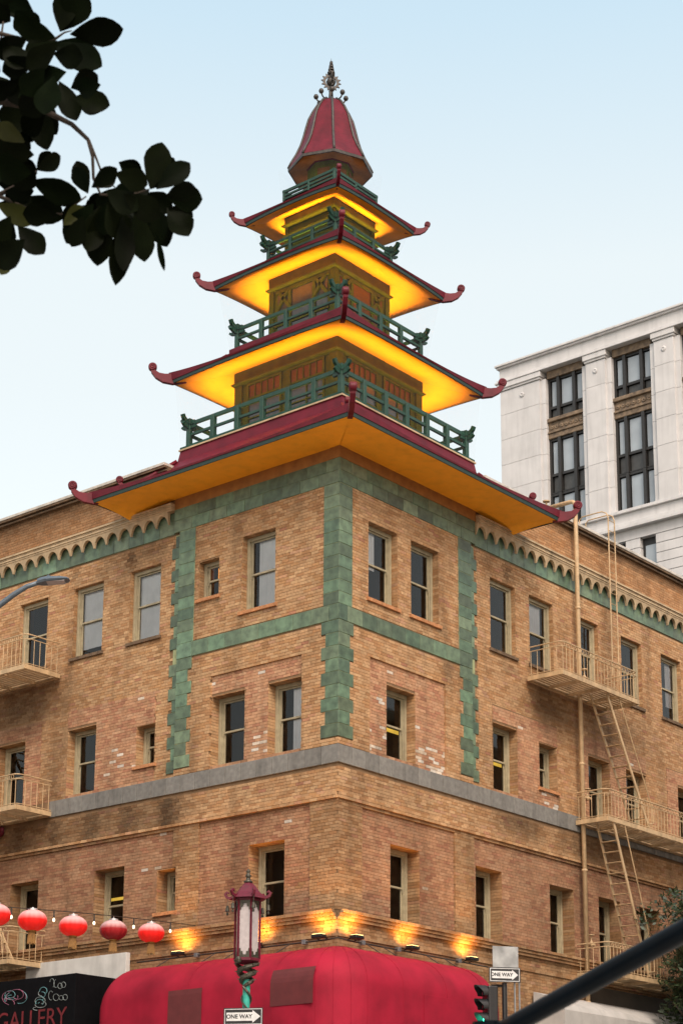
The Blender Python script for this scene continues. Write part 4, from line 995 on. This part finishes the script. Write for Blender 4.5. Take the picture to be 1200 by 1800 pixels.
for px in (300, 236, 167, 97, 23, -40):
    p = wire_pt(px) - A0; m = MB(); m.tube([p, p - Vector((0, 0, .10))], .016, 6); m.lathe([(.02, -.10), (.024, -.15), (.02, -.16)], 8, p); sk = m.build('socket', 'wire', LS)
    m = MB(); m.lathe([(.014, -.16), (.024, -.185), (.028, -.205), (.02, -.228), (.005, -.238)], 12, p); m.build('bulb', 'bulb', sk, smooth=True)
LABS = ['red silk lantern with bleached crown, the closest to the brick wall on its wire', 'dark unlit red silk lantern between brighter ones', 'bright red silk lantern with bleached crown, beside the dark unlit one', 'bright red silk lantern hanging in front of the fire escape railing', 'bright red silk lantern at the street light end of the wire']
for iL, ((px, py), lab) in enumerate(zip(((267, 1640), (201, 1635), (131, 1628), (60, 1618), (-4, 1608)), LABS)):
    w = wire_pt(px); R0 = .305; H0 = .222
    zc = z_for(w, py); e = tag(empty('silk_lantern', (w.x, w.y, zc)), lab, 'lantern', 'red lanterns hung on the street wire'); lit = iL != 1
    m = MB(); n = 72; vs = []; rows_ = 15
    for i in range(rows_):
        th = math.pi * (.07 + .86 * i / (rows_ - 1)); 
        for j in range(n):
            a = 2 * math.pi * j / n; lobe = 1 - .05 * (1 - abs(math.sin(a * 6))) ** 1.5
            rr = R0 * math.sin(th) ** .85 * lobe; vs.append((rr * math.cos(a), rr * math.sin(a), -H0 * math.cos(th)))
    fs = [(i * n + j, i * n + (j + 1) % n, (i + 1) * n + (j + 1) % n, (i + 1) * n + j) for i in range(rows_ - 1) for j in range(n)]
    m.add(vs, fs); m.build('shade', 'lantern_lit' if lit else 'lantern_unlit', e, smooth=True)
    m = MB(); m.lathe([(.10, H0 - .02), (.10, H0 + .025), (.03, H0 + .03), (.02, H0 + .05)], 16); m.tube([(0, 0, H0 + .04), (0, 0, max(H0 + .06, w.z - zc))], .008, 5); m.build('top_cap', 'silver', e)
    m = MB(); m.lathe([(.09, -H0 - .02), (.10, -H0 + .02), (.03, -H0 + .03)], 16); ft = m.build('bottom_ring', 'gold', e)
    m = MB()
    for j in range(26):
        a = 2 * math.pi * j / 26; r1 = .07 + .012 * rnd.random(); m.tube([(.055 * math.cos(a), .055 * math.sin(a), -H0 - .01), (r1 * math.cos(a), r1 * math.sin(a), -H0 - .1), (r1 * math.cos(a) * 1.1, r1 * math.sin(a) * 1.1, -H0 - .24 - .05 * rnd.random())], .010, 4)
    m.build('tassel', 'gold', ft)['kind'] = 'stuff'

# ------------------------------------------------------------------ dragon street lamp with its sign
DL = 39.5
b0 = at(434, 1690, DL); DLo = tag(empty('dragon_lamp', (b0.x, b0.y, 0)), 'ornate lantern street lamp with red pagoda cap and dragons on a turquoise pole', 'street lamp')
def zat(py): return z_for(b0, py)
zb0, zb1, zr1, zf = zat(1690), zat(1580), zat(1551), zat(1527)
m = MB(); m.lathe([(.26, .13), (.26, .5), (.16, .7), (.11, 1.0), (.085, 3.0), (.075, zat(1722))], 16); m.build('pole', 'turquoise', DLo, smooth=False)
m = MB()
for i in range(2):                                                    # two dragons coiled round the bracket under the lantern
    pts = []; rr = []
    for q in range(40):
        t = q / 39; a = i * math.pi + t * 9.5; rad = .09 + .15 * t ** 1.6; z = zat(1735) + (zb0 - zat(1735)) * t; pts.append((rad * math.cos(a), rad * math.sin(a), z)); rr.append(.02 + .032 * math.sin(math.pi * min(1, t * 1.05)) + .01)
    m = MB(); m.tube(pts, rr, 8)
    for q in range(4, 38, 3):
        p = Vector(pts[q]); o = Vector((p.x, p.y, 0)).normalized(); m.bar(p, p + o * (rr[q] + .035) + Vector((0, 0, .03)), .018)
    hp = Vector(pts[-1]); o = Vector((hp.x, hp.y, 0)).normalized(); m.lathe([(.01, -.07), (.055, -.04), (.06, .02), (.03, .07)], 10, hp + o * .04); m.bar(hp + o * .05, hp + o * .15 - Vector((0, 0, .03)), .05); m.bar(hp + o * .03 + Vector((0, 0, .04)), hp - o * .02 + Vector((0, 0, .13)), .018)
    m.build('dragon', 'dragon_bronze', DLo, smooth=False)
    m = MB(); pts = [( (.10) * math.cos(i * 3.14 + q * .5), .10 * math.sin(i * 3.14 + q * .5), zat(1735) - q * .055) for q in range(14)]; m.tube(pts, [.03 - .0018 * q for q in range(14)], 6); m.build('dragon_tail', 'dragon_bronze', DLo)
RB = .265; ang0 = math.atan2(-FW.y, -FW.x) + R_(18)
m = MB(); m.lathe([(RB * .7, zb0 - .05), (RB * 1.05, zb0), (RB * 1.05, zb0 + .05), (RB * .98, zb0 + .06)], 6, a0=ang0); m.lathe([(RB * 1.02, zb1 - .06), (RB * 1.05, zb1 - .03), (RB * 1.05, zb1)], 6, a0=ang0); cage = m.build('cage', 'lamp_red', DLo)
m = MB(); m.lathe([(RB * .88, zb0 + .055), (RB * .88, zb1 - .05)], 6, a0=ang0); m.build('glass_body', 'lamp_glass', DLo)
for k in range(6):
    a = ang0 + math.pi / 3 * k; p = Vector((RB * math.cos(a), RB * math.sin(a), 0)); m = MB(); m.bar(p + Vector((0, 0, zb0 + .05)), p + Vector((0, 0, zb1 - .04)), .032); m.build('mullion', 'lamp_red', cage)
    a2 = a + math.pi / 6; nrm = Vector((math.cos(a2), math.sin(a2), 0)); tx = Vector((-nrm.y, nrm.x, 0)); c = nrm * (RB * .80)
    w = RB * .46
    for zz, sg in ((zb0 + .06, 1), (zb1 - .06, -1)):                   # scalloped fret at head and foot of each pane
        m = MB(); m.prism([(-w, 0), (w, 0), (w, .17), (w * .72, .20), (w * .62, .12), (w * .35, .13), (w * .25, .06), (-w * .25, .06), (-w * .35, .13), (-w * .62, .12), (-w * .72, .20), (-w, .17)], c + Vector((0, 0, zz)), tx, Vector((0, 0, sg)), nrm, .012); m.build('fret', 'dragon_bronze', cage)
m = MB(); prf = [(.41, zb1 - .01), (.35, zb1 + .05), (.26, zb1 + .13), (.16, zb1 + .26), (.09, zr1 - .02), (.07, zr1)]; m.lathe([(.30, zb1 + .0)] + prf, 6, a0=ang0, capb=True); m.build('cap_roof', 'lamp_red', DLo)
for k in range(6):
    a = ang0 + math.pi / 3 * k; d = Vector((math.cos(a), math.sin(a), 0)); sd_ = Vector((-d.y, d.x, 0)); m = MB()
    ribbon(m, [(-.22, .13), (-.1, .05), (0, .02), (.06, .05), (.09, .11), (.05, .15), (.01, .12)], [.02, .025, .03, .03, .026, .022, .015], .05, d * .40 + Vector((0, 0, zb1)), d, sd_); hk = m.build('cap_scroll', 'lamp_red', DLo)
    m = MB(); p = d * .44 + Vector((0, 0, zb1)); m.tube([p, p - Vector((0, 0, .13))], .006, 4); m.lathe([(.045, -.26), (.036, -.2), (.03, -.15), (.01, -.13)], 10, p); m.lathe([(.02, -.34), (.026, -.31), (.008, -.26)], 8, p); m.build('wind_bell', 'dragon_bronze', hk)
m = MB(); m.lathe([(.085, zr1 - .02), (.10, zr1 + .02), (.05, zr1 + .05), (.04, zr1 + .1), (.075, zr1 + .13), (.04, zr1 + .17), (.03, zr1 + .2), (.05, zr1 + .23), (.025, zr1 + .27), (.006, zf)], 14); m.build('finial', 'dragon_bronze', DLo, smooth=True)

def one_way(name, c, rz, w, h, lab, parent_label_group):
    e = tag(empty(name, c, rz), lab, 'sign', parent_label_group)
    m = MB(); m.box(-w / 2, w / 2, -.003, .003, -h / 2, h / 2); m.build('plate', 'sign_black', e, bev=.001)
    a, b = w / 2 - .02, h / 2 - .02; hh = h * .24
    m = MB()
    for q in ((-a, a, b - .012, b), (-a, a, -b, -b + .012), (-a, -a + .012, -b + .012, b - .012), (a - .012, a, -b + .012, b - .012)): m.box(q[0], q[1], -.0055, -.0035, q[2], q[3])
    m.build('border', 'sign_white', e)
    m = MB(); sx = a * .50; m.prism([(-a + .04, -hh), (sx, -hh), (sx, -b + .03), (a - .03, 0), (sx, b - .03), (sx, hh), (-a + .04, hh)], (0, -.0036, 0), (1, 0, 0), (0, 0, 1), (0, -1, 0), .002); m.build('arrow', 'sign_white', e)
    tm = text_mesh('ONE WAY', hh * 1.35, 'lettering', .003); o = link('lettering', tm, 'sign_black', e, loc=(-w * .10, -.0066, 0)); o.rotation_euler = (R_(90), 0, 0)
    m = MB(); m.box(-.04, .04, .003, .05, -h * .3, h * .3); m.build('clamp', 'grey_metal', e)
    return e
yaw_cam = math.atan2(-FW.x, FW.y)                                     # rotation that turns a -Y facing plate to the camera
c = Vector((b0.x, b0.y, 0)) - Vector((FW.x, FW.y, 0)).normalized() * .15 - RT * .05; c.z = z_for(c, 1787)
one_way('one_way_sign', c, yaw_cam + R_(-12), .83, .36, 'black and white ONE WAY sign strapped to the turquoise lamp pole', 'one way signs')

# ------------------------------------------------------------------ traffic signal post with signs
SG = 39.3
g0 = at(886, 1740, SG); TS = tag(empty('traffic_signal', (g0.x, g0.y, 0)), 'black traffic signal showing green on a slim dark post', 'traffic signal')
def zs(py): return z_for(g0, py)
m = MB(); m.tube([(0, 0, .13), (0, 0, zs(1728))], .055, 10); m.lathe([(.15, .13), (.15, .45), (.07, .6)], 10); m.build('post', 'black_metal', TS)
hd_ = RT * (-26 * SG / FPX); hd_.z = 0; ztop, zbot = zs(1734), zs(1806)
m = MB(); zb_ = zs(1733); m.tube([(0, 0, zb_), hd_ * .9 + Vector((0, 0, zb_))], .03, 8); m.tube([hd_ * .9 + Vector((0, 0, zb_)), hd_ * .9 + Vector((0, 0, ztop))], .03, 8); m.build('bracket', 'black_metal', TS)
fd = (-RT * .93 - FW * .36); fd.z = 0; fd.normalize(); sdv = Vector((-fd.y, fd.x, 0)); Hh = ztop - zbot
m = MB(); o = hd_ + Vector((0, 0, zbot)); 
vs = [o + fd * a + sdv * b + Vector((0, 0, c_)) for c_ in (0, Hh) for a, b in ((-.12, -.17), (.10, -.17), (.10, .17), (-.12, .17))]; m.add(vs, [(3, 2, 1, 0), (4, 5, 6, 7), (0, 1, 5, 4), (1, 2, 6, 5), (2, 3, 7, 6), (3, 0, 4, 7)]); hs_ = m.build('housing', 'black_metal', TS, bev=.03)
for k in range(3):
    zc = Hh * (k + .5) / 3; c = o + fd * .10 + Vector((0, 0, zc)); m = MB(); n = 18
    ringA = [c + (sdv * math.cos(t) + Vector((0, 0, 1)) * math.sin(t)) * .135 for t in [2 * math.pi * j / n for j in range(n)]]
    m.add(ringA + [c + fd * .02], [(j, (j + 1) % n, n) for j in range(n)]); m.build('lens', 'signal_green' if k == 0 else 'dark_lens', hs_)
    m = MB(); arc_ = [math.pi * (-.12 + 1.24 * j / n) for j in range(n + 1)]; L_ = .24
    vs = []
    for t in arc_:
        e_ = sdv * math.cos(t) + Vector((0, 0, 1)) * math.sin(t); ln = L_ * (.45 + .55 * max(0, math.sin(t)))
        vs += [c + e_ * .15, c + e_ * .15 + fd * ln, c + e_ * .158 + fd * ln, c + e_ * .158]
    m.add(vs, [(4 * j + q, 4 * j + (q + 1) % 4, 4 * j + 4 + (q + 1) % 4, 4 * j + 4 + q) for j in range(n) for q in range(4)]); m.build('visor', 'black_metal', hs_)
c = Vector((g0.x, g0.y, 0)) - Vector((FW.x, FW.y, 0)).normalized() * .12; c.z = z_for(c, 1713.5); one_way('one_way_sign', c, yaw_cam + R_(10), .665, .31, 'black and white ONE WAY sign above the traffic signal, before a blank plate', 'one way signs')
c = Vector((g0.x, g0.y, 0)) + RT * .03; c.z = z_for(c, 1694); m = MB(); m.box(-.28, .28, -.003, .003, -.36, .36); o = m.build('square_plate', 'sign_back', bev=.002); o.location = c; o.rotation_euler = (0, 0, yaw_cam + R_(14)); tag(o, 'plain weathered grey metal plate behind the ONE WAY sign', 'sign')
for dx in (16, 24):
    c1 = Vector((g0.x, g0.y, 0)) + RT * ((dx + 2) * SG / FPX); c1.z = z_for(c1, 1724); m = MB(); m.tube([(c1.x, c1.y, .13), (c1.x, c1.y, c1.z)], .018, 6)
    tag(m.build('thin_post', 'grey_metal'), 'thin grey post right beside the traffic signal post' if dx == 16 else 'thin grey post standing farther off the signal than its twin', 'post', 'thin posts by the signal')

# ------------------------------------------------------------------ near dark arm across the lower right
AD = 7.2
pA, pB = at(862, 1823, AD + .5), at(1420, 1516, AD - .9)
AR = tag(empty('steel_arm', (pA.x, pA.y, .13)), 'thick blue-black steel arm slanting up close to the viewer', 'mast arm')
m = MB(); o = Vector((pA.x, pA.y, .13)); n = 9; m.tube([pA.lerp(pB, i / n) - o for i in range(n + 1)], [.039 + .004 * i / n for i in range(n + 1)], 20); m.build('arm', 'blue_black', AR, smooth=True)
m = MB(); m.tube([(0, 0, 0), pA - o + Vector((0, 0, .06))], .075, 16); m.lathe([(.16, 0), (.16, .03), (.1, .05)], 16); m.build('post', 'blue_black', AR, smooth=False)

# ------------------------------------------------------------------ pale office block behind
X0 = 45.
WB = tag(empty('stone_office_block', (X0, 17, 0)), 'tall pale stone office block with dark bronze windows behind the brick building', 'building')
m = MB(); m.box(.62, 20, -16, 9.2, 0, 46.2); m.build('core', 'terracotta_white', WB)
bays = [(21.42, 23.65), (17.41, 19.67), (13.45, 15.70), (9.5, 11.74), (5.5, 7.75)]
piers = [(23.65, 26.45)] + [(bays[i + 1][1], bays[i][0]) for i in range(4)] + [(3.0, 5.5)]
for a, b in piers:
    z = 36.62
    while z < 45.0:
        z1 = min(z + 1.42, 45.1); m = MB(); m.box(.0, .7, a - 17 + .004, b - 17 - .004, z + .006, z1 - .006); m.build('stone_block', 'terracotta_white', WB, bev=.012); z = z1
    m = MB(); e = .10; w = b - a
    z = 36.63
    while z < 45.0:
        z1 = min(z + 1.42, 45.08); m = MB(); m.box(-.12, .7, a - 17 + .30, b - 17 - .30 if w < 2.5 else b - 17 - .02, z + .007, z1 - .006); m.build('pilaster_block', 'terracotta_white', WB, bev=.008); z = z1
    m = MB(); m.box(-.18, .7, a - 17 + .24, b - 17 - (.24 if w < 2.5 else -.06), 45.1, 45.22); m.box(-.24, .7, a - 17 + .18, b - 17 - (.18 if w < 2.5 else -.1), 45.22, 45.52); m.build('capital', 'terracotta_white', WB, bev=.02)
    m = MB(); m.lathe([(.14, 0), (.14, .03), (.08, .06), (.05, .03), (.01, .04)], 16); o = m.build('rosette', 'terracotta_white', WB); o.location = (-.12, (a + b) / 2 - 17, 44.55); o.rotation_euler = (0, R_(-90), 0)
for z0, z1, pr_ in ((45.52, 45.62, .28), (45.62, 45.75, .20), (45.75, 46.4, .06), (46.4, 46.5, .2), (46.5, 46.62, .28)):
    m = MB(); m.box(-pr_, .7, 3 - 17, 26.47 - 17 + pr_ * .8, z0 + .004, z1); m.build('entablature', 'terracotta_white', WB, bev=.015)
for a, b in bays:
    m = MB(); m.box(.12, .7, a - 17, b - 17, 45.1, 45.52); m.build('window_head', 'spandrel', WB)
    w = b - a
    for z0, z1, pan_ in ((42.83, 45.1, .62), (38.7, 41.72, 1.0), (36.62, 38.68, .0)):
        m = MB(); x0 = .25; ys = [a - 17, a - 17 + .12, a - 17 + .55, a - 17 + .72, b - 17 - .72, b - 17 - .55, b - 17 - .12, b - 17]
        for k in (0, 2, 4, 6): m.box(x0 - (.08 if k in (2, 4) else 0), .6, ys[k], ys[k + 1], z0, z1)
        zp = z0 + pan_ if pan_ else z0 + .1
        m.box(x0 + .02, .6, a - 17 + .12, b - 17 - .12, z1 - .12, z1); m.box(x0 + .01, .6, a - 17 + .12, b - 17 - .12, zp - .06, zp + .08); m.box(x0 + .02, .6, a - 17 + .12, b - 17 - .12, z0, z0 + .06)
        wd = m.build('window', 'tower_bronze', WB)
        for k in (1, 3, 5):
            m = MB(); m.box(.36, .5, ys[k] + .05, ys[k + 1] - .05, zp + .12, z1 - .17); m.build('pane', 'tower_pane', wd)
            if pan_ > .3: m = MB(); m.box(.38, .5, ys[k] + .05, ys[k + 1] - .05, z0 + .1, zp - .09); m.build('panel', 'tower_dark_panel', wd)
    m = MB(); m.box(.16, .7, a - 17, b - 17, 41.72, 42.0); m.box(.06, .7, a - 17, b - 17, 42.62, 42.83); m.box(.1, .7, a - 17, b - 17, 42.0, 42.1); sp_ = m.build('spandrel', 'spandrel', WB, bev=.03)
    m = MB(); m.box(.2, .7, a - 17 + .0, b - 17, 42.1, 42.62); m.build('spandrel_panel', 'spandrel', WB)
    for i in range(7):
        m = MB(); y = a - 17 + .22 + i * (w - .44) / 6; m.lathe([(.02, 0), (.15, 0), (.13, .04), (.06, .03), (.03, .06)], 12); o = m.build('ornament', 'spandrel', sp_); o.location = (.2, y, 42.36); o.rotation_euler = (0, R_(-90), 0)
for z0, z1, pr_ in ((36.45, 36.62, .18), (35.95, 36.45, .03), (35.55, 35.72, .32), (35.72, 35.95, .12)):
    m = MB(); m.box(-pr_, .7, 3 - 17, 26.47 - 17, z0 + .004, z1); m.build('string_course', 'terracotta_white', WB, bev=.015)
lw = [(17.45, 18.34), (19.15, 20.0), (21.6, 23.4), (13.6, 15.5), (9.6, 11.6)]
z = 35.0
m = MB(); m.box(-.02, .7, 3 - 17, 26.46 - 17, 35.02, 35.55); m.build('frieze_block', 'terracotta_white', WB)
while z > 26:
    z1 = z - .5; cuts = sorted(lw); y0 = 3.0
    for a, b in cuts + [(26.46, 27)]:
        if z > 32.2 or True:
            m = MB(); m.box(.0, .7, y0 - 17, a - 17, z1 + .03, z); m.build('stone_course', 'terracotta_white', WB, bev=.01)
        y0 = b
    z = z1
for a, b in lw:
    m = MB(); m.box(.3, .6, a - 17 - .02, b - 17 + .02, 26, 35.02); wd = m.build('window', 'tower_bronze', WB)
    m = MB(); m.box(.27, .5, a - 17 + .1, b - 17 - .16, 26.2, 34.62); m.build('pane', 'tower_pane', wd)

# ------------------------------------------------------------------ buildings across the two streets (they close the street canyon)
def street_building(lab, x0, x1, y0, y1, h, side, col):
    e = tag(empty('street_building', ((x0 + x1) / 2, (y0 + y1) / 2, 0)), lab, 'building'); cx_, cy_ = (x0 + x1) / 2, (y0 + y1) / 2
    m = MB(); m.box(x0 - cx_, x1 - cx_, y0 - cy_, y1 - cy_, 0, h); m.build('wall', col, e)
    m = MB(); m.box(x0 - cx_ - .3, x1 - cx_ + .3, y0 - cy_ - .3, y1 - cy_ + .3, h, h + .5); m.build('cornice', 'cream', e)
    n = int(((y1 - y0) if side in 'E' else (x1 - x0)) / 3)
    for k in range(n):
        for f in range(int(h / 3.8)):
            z = 1.2 + f * 3.8; m = MB()
            if side == 'E': u = y0 - cy_ + 1 + k * 3; m.box(x1 - cx_ - .05, x1 - cx_ + .06, u, u + 1.2, z, z + 2.1)
            else: u = x0 - cx_ + 1 + k * 3; m.box(u, u + 1.2, y1 - cy_ - .05, y1 - cy_ + .06, z, z + 2.1)
            m.build('window', 'dark_pane', e)
street_building('brown brick building across the lantern street', -30, -13.2, 4.5, 40, 15, 'E', 'far_brick')
street_building('brown brick building across the street from the fire escape', 4, 40, -40, -17, 21, 'N', 'far_brick')

# ------------------------------------------------------------------ magnolia reaching in overhead
TD = 10.2; K3 = 1 / 3.158                                             # leaf list below is in a 3.158 x enlargement of the picture's corner
tb = at(-620, 1200, TD + .5); MG = tag(empty('magnolia_tree', (tb.x, tb.y, .13)), 'dark broad-leaved magnolia branch hanging into the sky', 'tree'); TO = Vector((tb.x, tb.y, .13))
leaf_me = []
for v in range(5):
    rr = random.Random(40 + v); st = [(0, .03), (.1, .24), (.25, .56), (.42, .82), (.58, 1.0), (.73, .95), (.86, .68), (.95, .32), (1., .02)]; vs = []; fs = []
    cup = rr.uniform(.10, .28); bend = rr.uniform(-.16, .16); wav = rr.uniform(0, 6)
    for t, w in st:
        zc = bend * t * t; wv = .05 * math.sin(t * 9 + wav)
        vs += [(-.5 * w, t, zc + cup * w * w * .5 + wv * w), (-.24 * w, t, zc + cup * w * .10), (0, t, zc - .01), (.24 * w, t, zc + cup * w * .10), (.5 * w, t, zc + cup * w * w * .5 - wv * w)]
    for i in range(len(st) - 1):
        for j in range(4): fs.append((i * 5 + j, i * 5 + j + 1, i * 5 + j + 6, i * 5 + j + 5))
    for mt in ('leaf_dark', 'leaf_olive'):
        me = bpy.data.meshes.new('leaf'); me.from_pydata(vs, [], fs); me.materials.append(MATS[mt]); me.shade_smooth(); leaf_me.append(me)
LV = [(190, 70, 20, -40, 120), (310, 210, 80, 110, 115), (335, 175, 480, -50, 165), (390, 190, 682, 165, 150), (290, 240, 570, 375, 150), (330, 230, 150, 390, 120), (150, 215, -40, 290, 120), (60, 120, -40, -20, 110), (200, 330, 10, 400, 120), (370, 400, 190, 445, 120),
      (395, 490, 545, 420, 130), (405, 540, 612, 585, 115), (560, 470, 430, 500, 110), (330, 450, 425, 665, 120), (200, 450, 50, 560, 140), (180, 520, 265, 835, 135), (160, 560, 10, 720, 160), (100, 470, -60, 520, 110), (140, 790, -20, 690, 100), (190, 860, -30, 830, 170), (180, 960, -30, 920, 160),
      (205, 945, 347, 868, 92), (170, 1000, 445, 1110, 135), (150, 1090, 345, 1215, 145), (330, 1195, 120, 1190, 120), (-20, 1010, 190, 1060, 120), (-20, 1130, 195, 1235, 110), (100, 1255, 245, 1405, 125), (140, 1330, -20, 1480, 150), (60, 1380, 4, 1525, 75), (250, 640, 60, 680, 150), (300, 420, 250, 640, 140), (60, 1200, -40, 1390, 130),
      (490, 1075, 425, 888, 95), (510, 1040, 650, 935, 95), (640, 960, 822, 1025, 125), (660, 900, 790, 1000, 95), (835, 1050, 900, 790, 145), (870, 1050, 1055, 905, 115), (920, 1090, 1127, 1110, 140), (930, 1150, 1050, 1297, 130), (870, 1150, 935, 1375, 120), (520, 1130, 365, 1350, 140), (560, 1140, 545, 1475, 150), (710, 1140, 640, 1585, 115),
      (760, 1150, 800, 1455, 130), (640, 1100, 475, 1190, 120), (830, 1060, 630, 1065, 100), (590, 1060, 770, 1170, 130), (690, 1080, 890, 1210, 140), (600, 1120, 690, 1330, 140), (480, 1160, 610, 1300, 130), (720, 1180, 900, 1290, 130), (820, 1120, 760, 1380, 110), (870, 1290, 912, 1505, 34), (350, 1250, 475, 1150, 95), (460, 1200, 400, 1370, 110), (650, 1040, 560, 1180, 120), (780, 1080, 960, 1160, 120),
      (300, 300, 470, 330, 130), (240, 500, 130, 640, 140), (120, 600, 180, 790, 140), (40, 760, 160, 900, 130), (60, 900, 190, 1040, 140), (30, 1060, 160, 1180, 130), (20, 250, 140, 380, 130), (250, 380, 120, 520, 130), (90, 60, 220, 160, 110), (-20, 420, 80, 560, 130)]
lr = random.Random(5)
def leaf(x0, y0, x1, y1, w, dd=0., olive=False):
    d0 = TD + dd + lr.uniform(-.35, .35); a = at(x0 * K3, y0 * K3, d0); b = at(x1 * K3, y1 * K3, d0 + lr.uniform(-.08, .08))
    Y = b - a; L = Y.length; Y.normalize(); N = (CAM - a).normalized(); N = (N - Y * N.dot(Y)).normalized(); X = Y.cross(N); roll = lr.uniform(-.5, .5)
    X2 = X * math.cos(roll) + N * math.sin(roll); N2 = X2.cross(Y); W_ = w * K3 / FPX * d0 / max(.75, math.cos(roll)) * 1.06
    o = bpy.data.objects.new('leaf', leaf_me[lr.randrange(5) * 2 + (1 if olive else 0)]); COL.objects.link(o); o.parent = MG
    p = a - TO; o.matrix_local = Matrix(((X2.x * W_, Y.x * L, N2.x * W_, p.x), (X2.y * W_, Y.y * L, N2.y * W_, p.y), (X2.z * W_, Y.z * L, N2.z * W_, p.z), (0, 0, 0, 1)))
OL = {18, 26, 29, 55}
for i, q in enumerate(LV): leaf(*q, olive=i in OL)
for x0, y0, x1, y1, w in LV[:-1]:                                     # shorter leaves tucked behind, from the same twigs
    if w > 60 and lr.random() < .75:
        a = lr.uniform(-.55, .55); dx, dy = (x1 - x0) * .82, (y1 - y0) * .82; leaf(x0, y0, x0 + dx * math.cos(a) - dy * math.sin(a), y0 + dx * math.sin(a) + dy * math.cos(a), w * lr.uniform(.7, .95), .25)
for i in range(120):                                                  # the rest of the crown, outside the picture
    x, y = lr.uniform(-1500, -60), lr.uniform(-500, 1500); a = lr.uniform(0, 6.28); leaf(x, y, x + 190 * math.cos(a), y + 190 * math.sin(a), 125, lr.uniform(-.6, .9))
def limb(pts, r, name='limb'):
    m = MB(); m.tube([at(x * K3, y * K3, TD + .05 + dz) - TO for x, y, dz in pts], r, 8); m.build(name, 'bark', MG, smooth=True)
m = MB(); m.tube([Vector((0, 0, 0)), Vector((.05, .05, 2)), at(-620, 900, TD + .5) - TO, at(-520, 500, TD + .4) - TO, at(-480, 100, TD + .3) - TO, at(-450, -250, TD + .3) - TO], [.19, .16, .14, .12, .09, .04], 12); m.build('trunk', 'bark', MG, smooth=True)
limb([(-1600, 1500, .35), (-800, 1000, .2), (-300, 700, .1), (0, 560, 0), (220, 600, 0), (400, 690, 0), (490, 775, 0)], [.06, .045, .032, .024, .019, .014, .011])
limb([(490, 775, 0), (515, 870, 0), (520, 990, 0), (560, 1080, 0), (700, 1090, 0), (830, 1050, 0)], [.010, .009, .008, .007, .006, .004])
limb([(495, 780, 0), (540, 890, 0), (575, 985, 0), (640, 1040, 0)], [.008, .006, .005, .003])
limb([(-1550, 300, .3), (-700, 200, .1), (0, 185, 0), (140, 220, 0), (310, 215, 0), (360, 180, 0), (400, 170, 0)], [.05, .03, .012, .009, .008, .005, .003])
limb([(-1700, 1300, .3), (-700, 1150, .1), (0, 1080, 0), (170, 990, 0), (210, 940, 0)], [.05, .03, .014, .007, .003])
limb([(0, 1090, 0), (200, 1180, 0), (345, 1190, 0), (480, 1090, 0)], [.012, .008, .006, .004])
limb([(140, 225, 0), (150, 100, 0)], [.006, .003]); limb([(0, 560, 0), (-20, 420, 0), (20, 120, 0)], [.012, .008, .005])

# ------------------------------------------------------------------ small street tree by the far fire escape
FT = tag(empty('street_tree', (13.0, -2.1, .13)), 'dense dark green street tree against the brick by the lowest balcony', 'tree')
m = MB(); m.tube([(0, 0, 0), (.1, 0, 2.5), (-.05, .1, 5), (.1, 0, 7.2)], [.16, .13, .10, .05], 10)
for q in range(9):
    a = q * 2.3; m.tube([(0, 0, 4 + q * .4), (.7 * math.cos(a), .7 * math.sin(a), 5 + q * .45), (1.5 * math.cos(a), 1.4 * math.sin(a), 5.6 + q * .45)], [.06, .04, .015], 6)
m.build('trunk', 'bark', FT)
fr = random.Random(21); cl = [(max(-1.5, fr.gauss(.25, .8)), fr.gauss(0, .5), 8.5 + fr.gauss(0, .9), fr.uniform(.3, .5)) for _ in range(150)]; vs = []; fs = []
for cx_, cy_, cz_, rad in cl:
    for _ in range(95):
        v = Vector((fr.gauss(0, 1), fr.gauss(0, 1), fr.gauss(0, .8))).normalized() * rad * fr.uniform(.5, 1.05); c = Vector((cx_, cy_, cz_)) + v
        x = Vector((fr.gauss(0, 1), fr.gauss(0, 1), fr.gauss(0, 1))).normalized(); y = x.orthogonal().normalized(); s_ = fr.uniform(.06, .11); k = len(vs)
        vs += [c - x * s_, c + y * s_ * .5, c + x * s_, c - y * s_ * .5]; fs.append((k, k + 1, k + 2, k + 3))
me = bpy.data.meshes.new('crown'); me.from_pydata(vs, [], fs); o = link('crown', me, 'leaf_small', FT); o['kind'] = 'stuff'
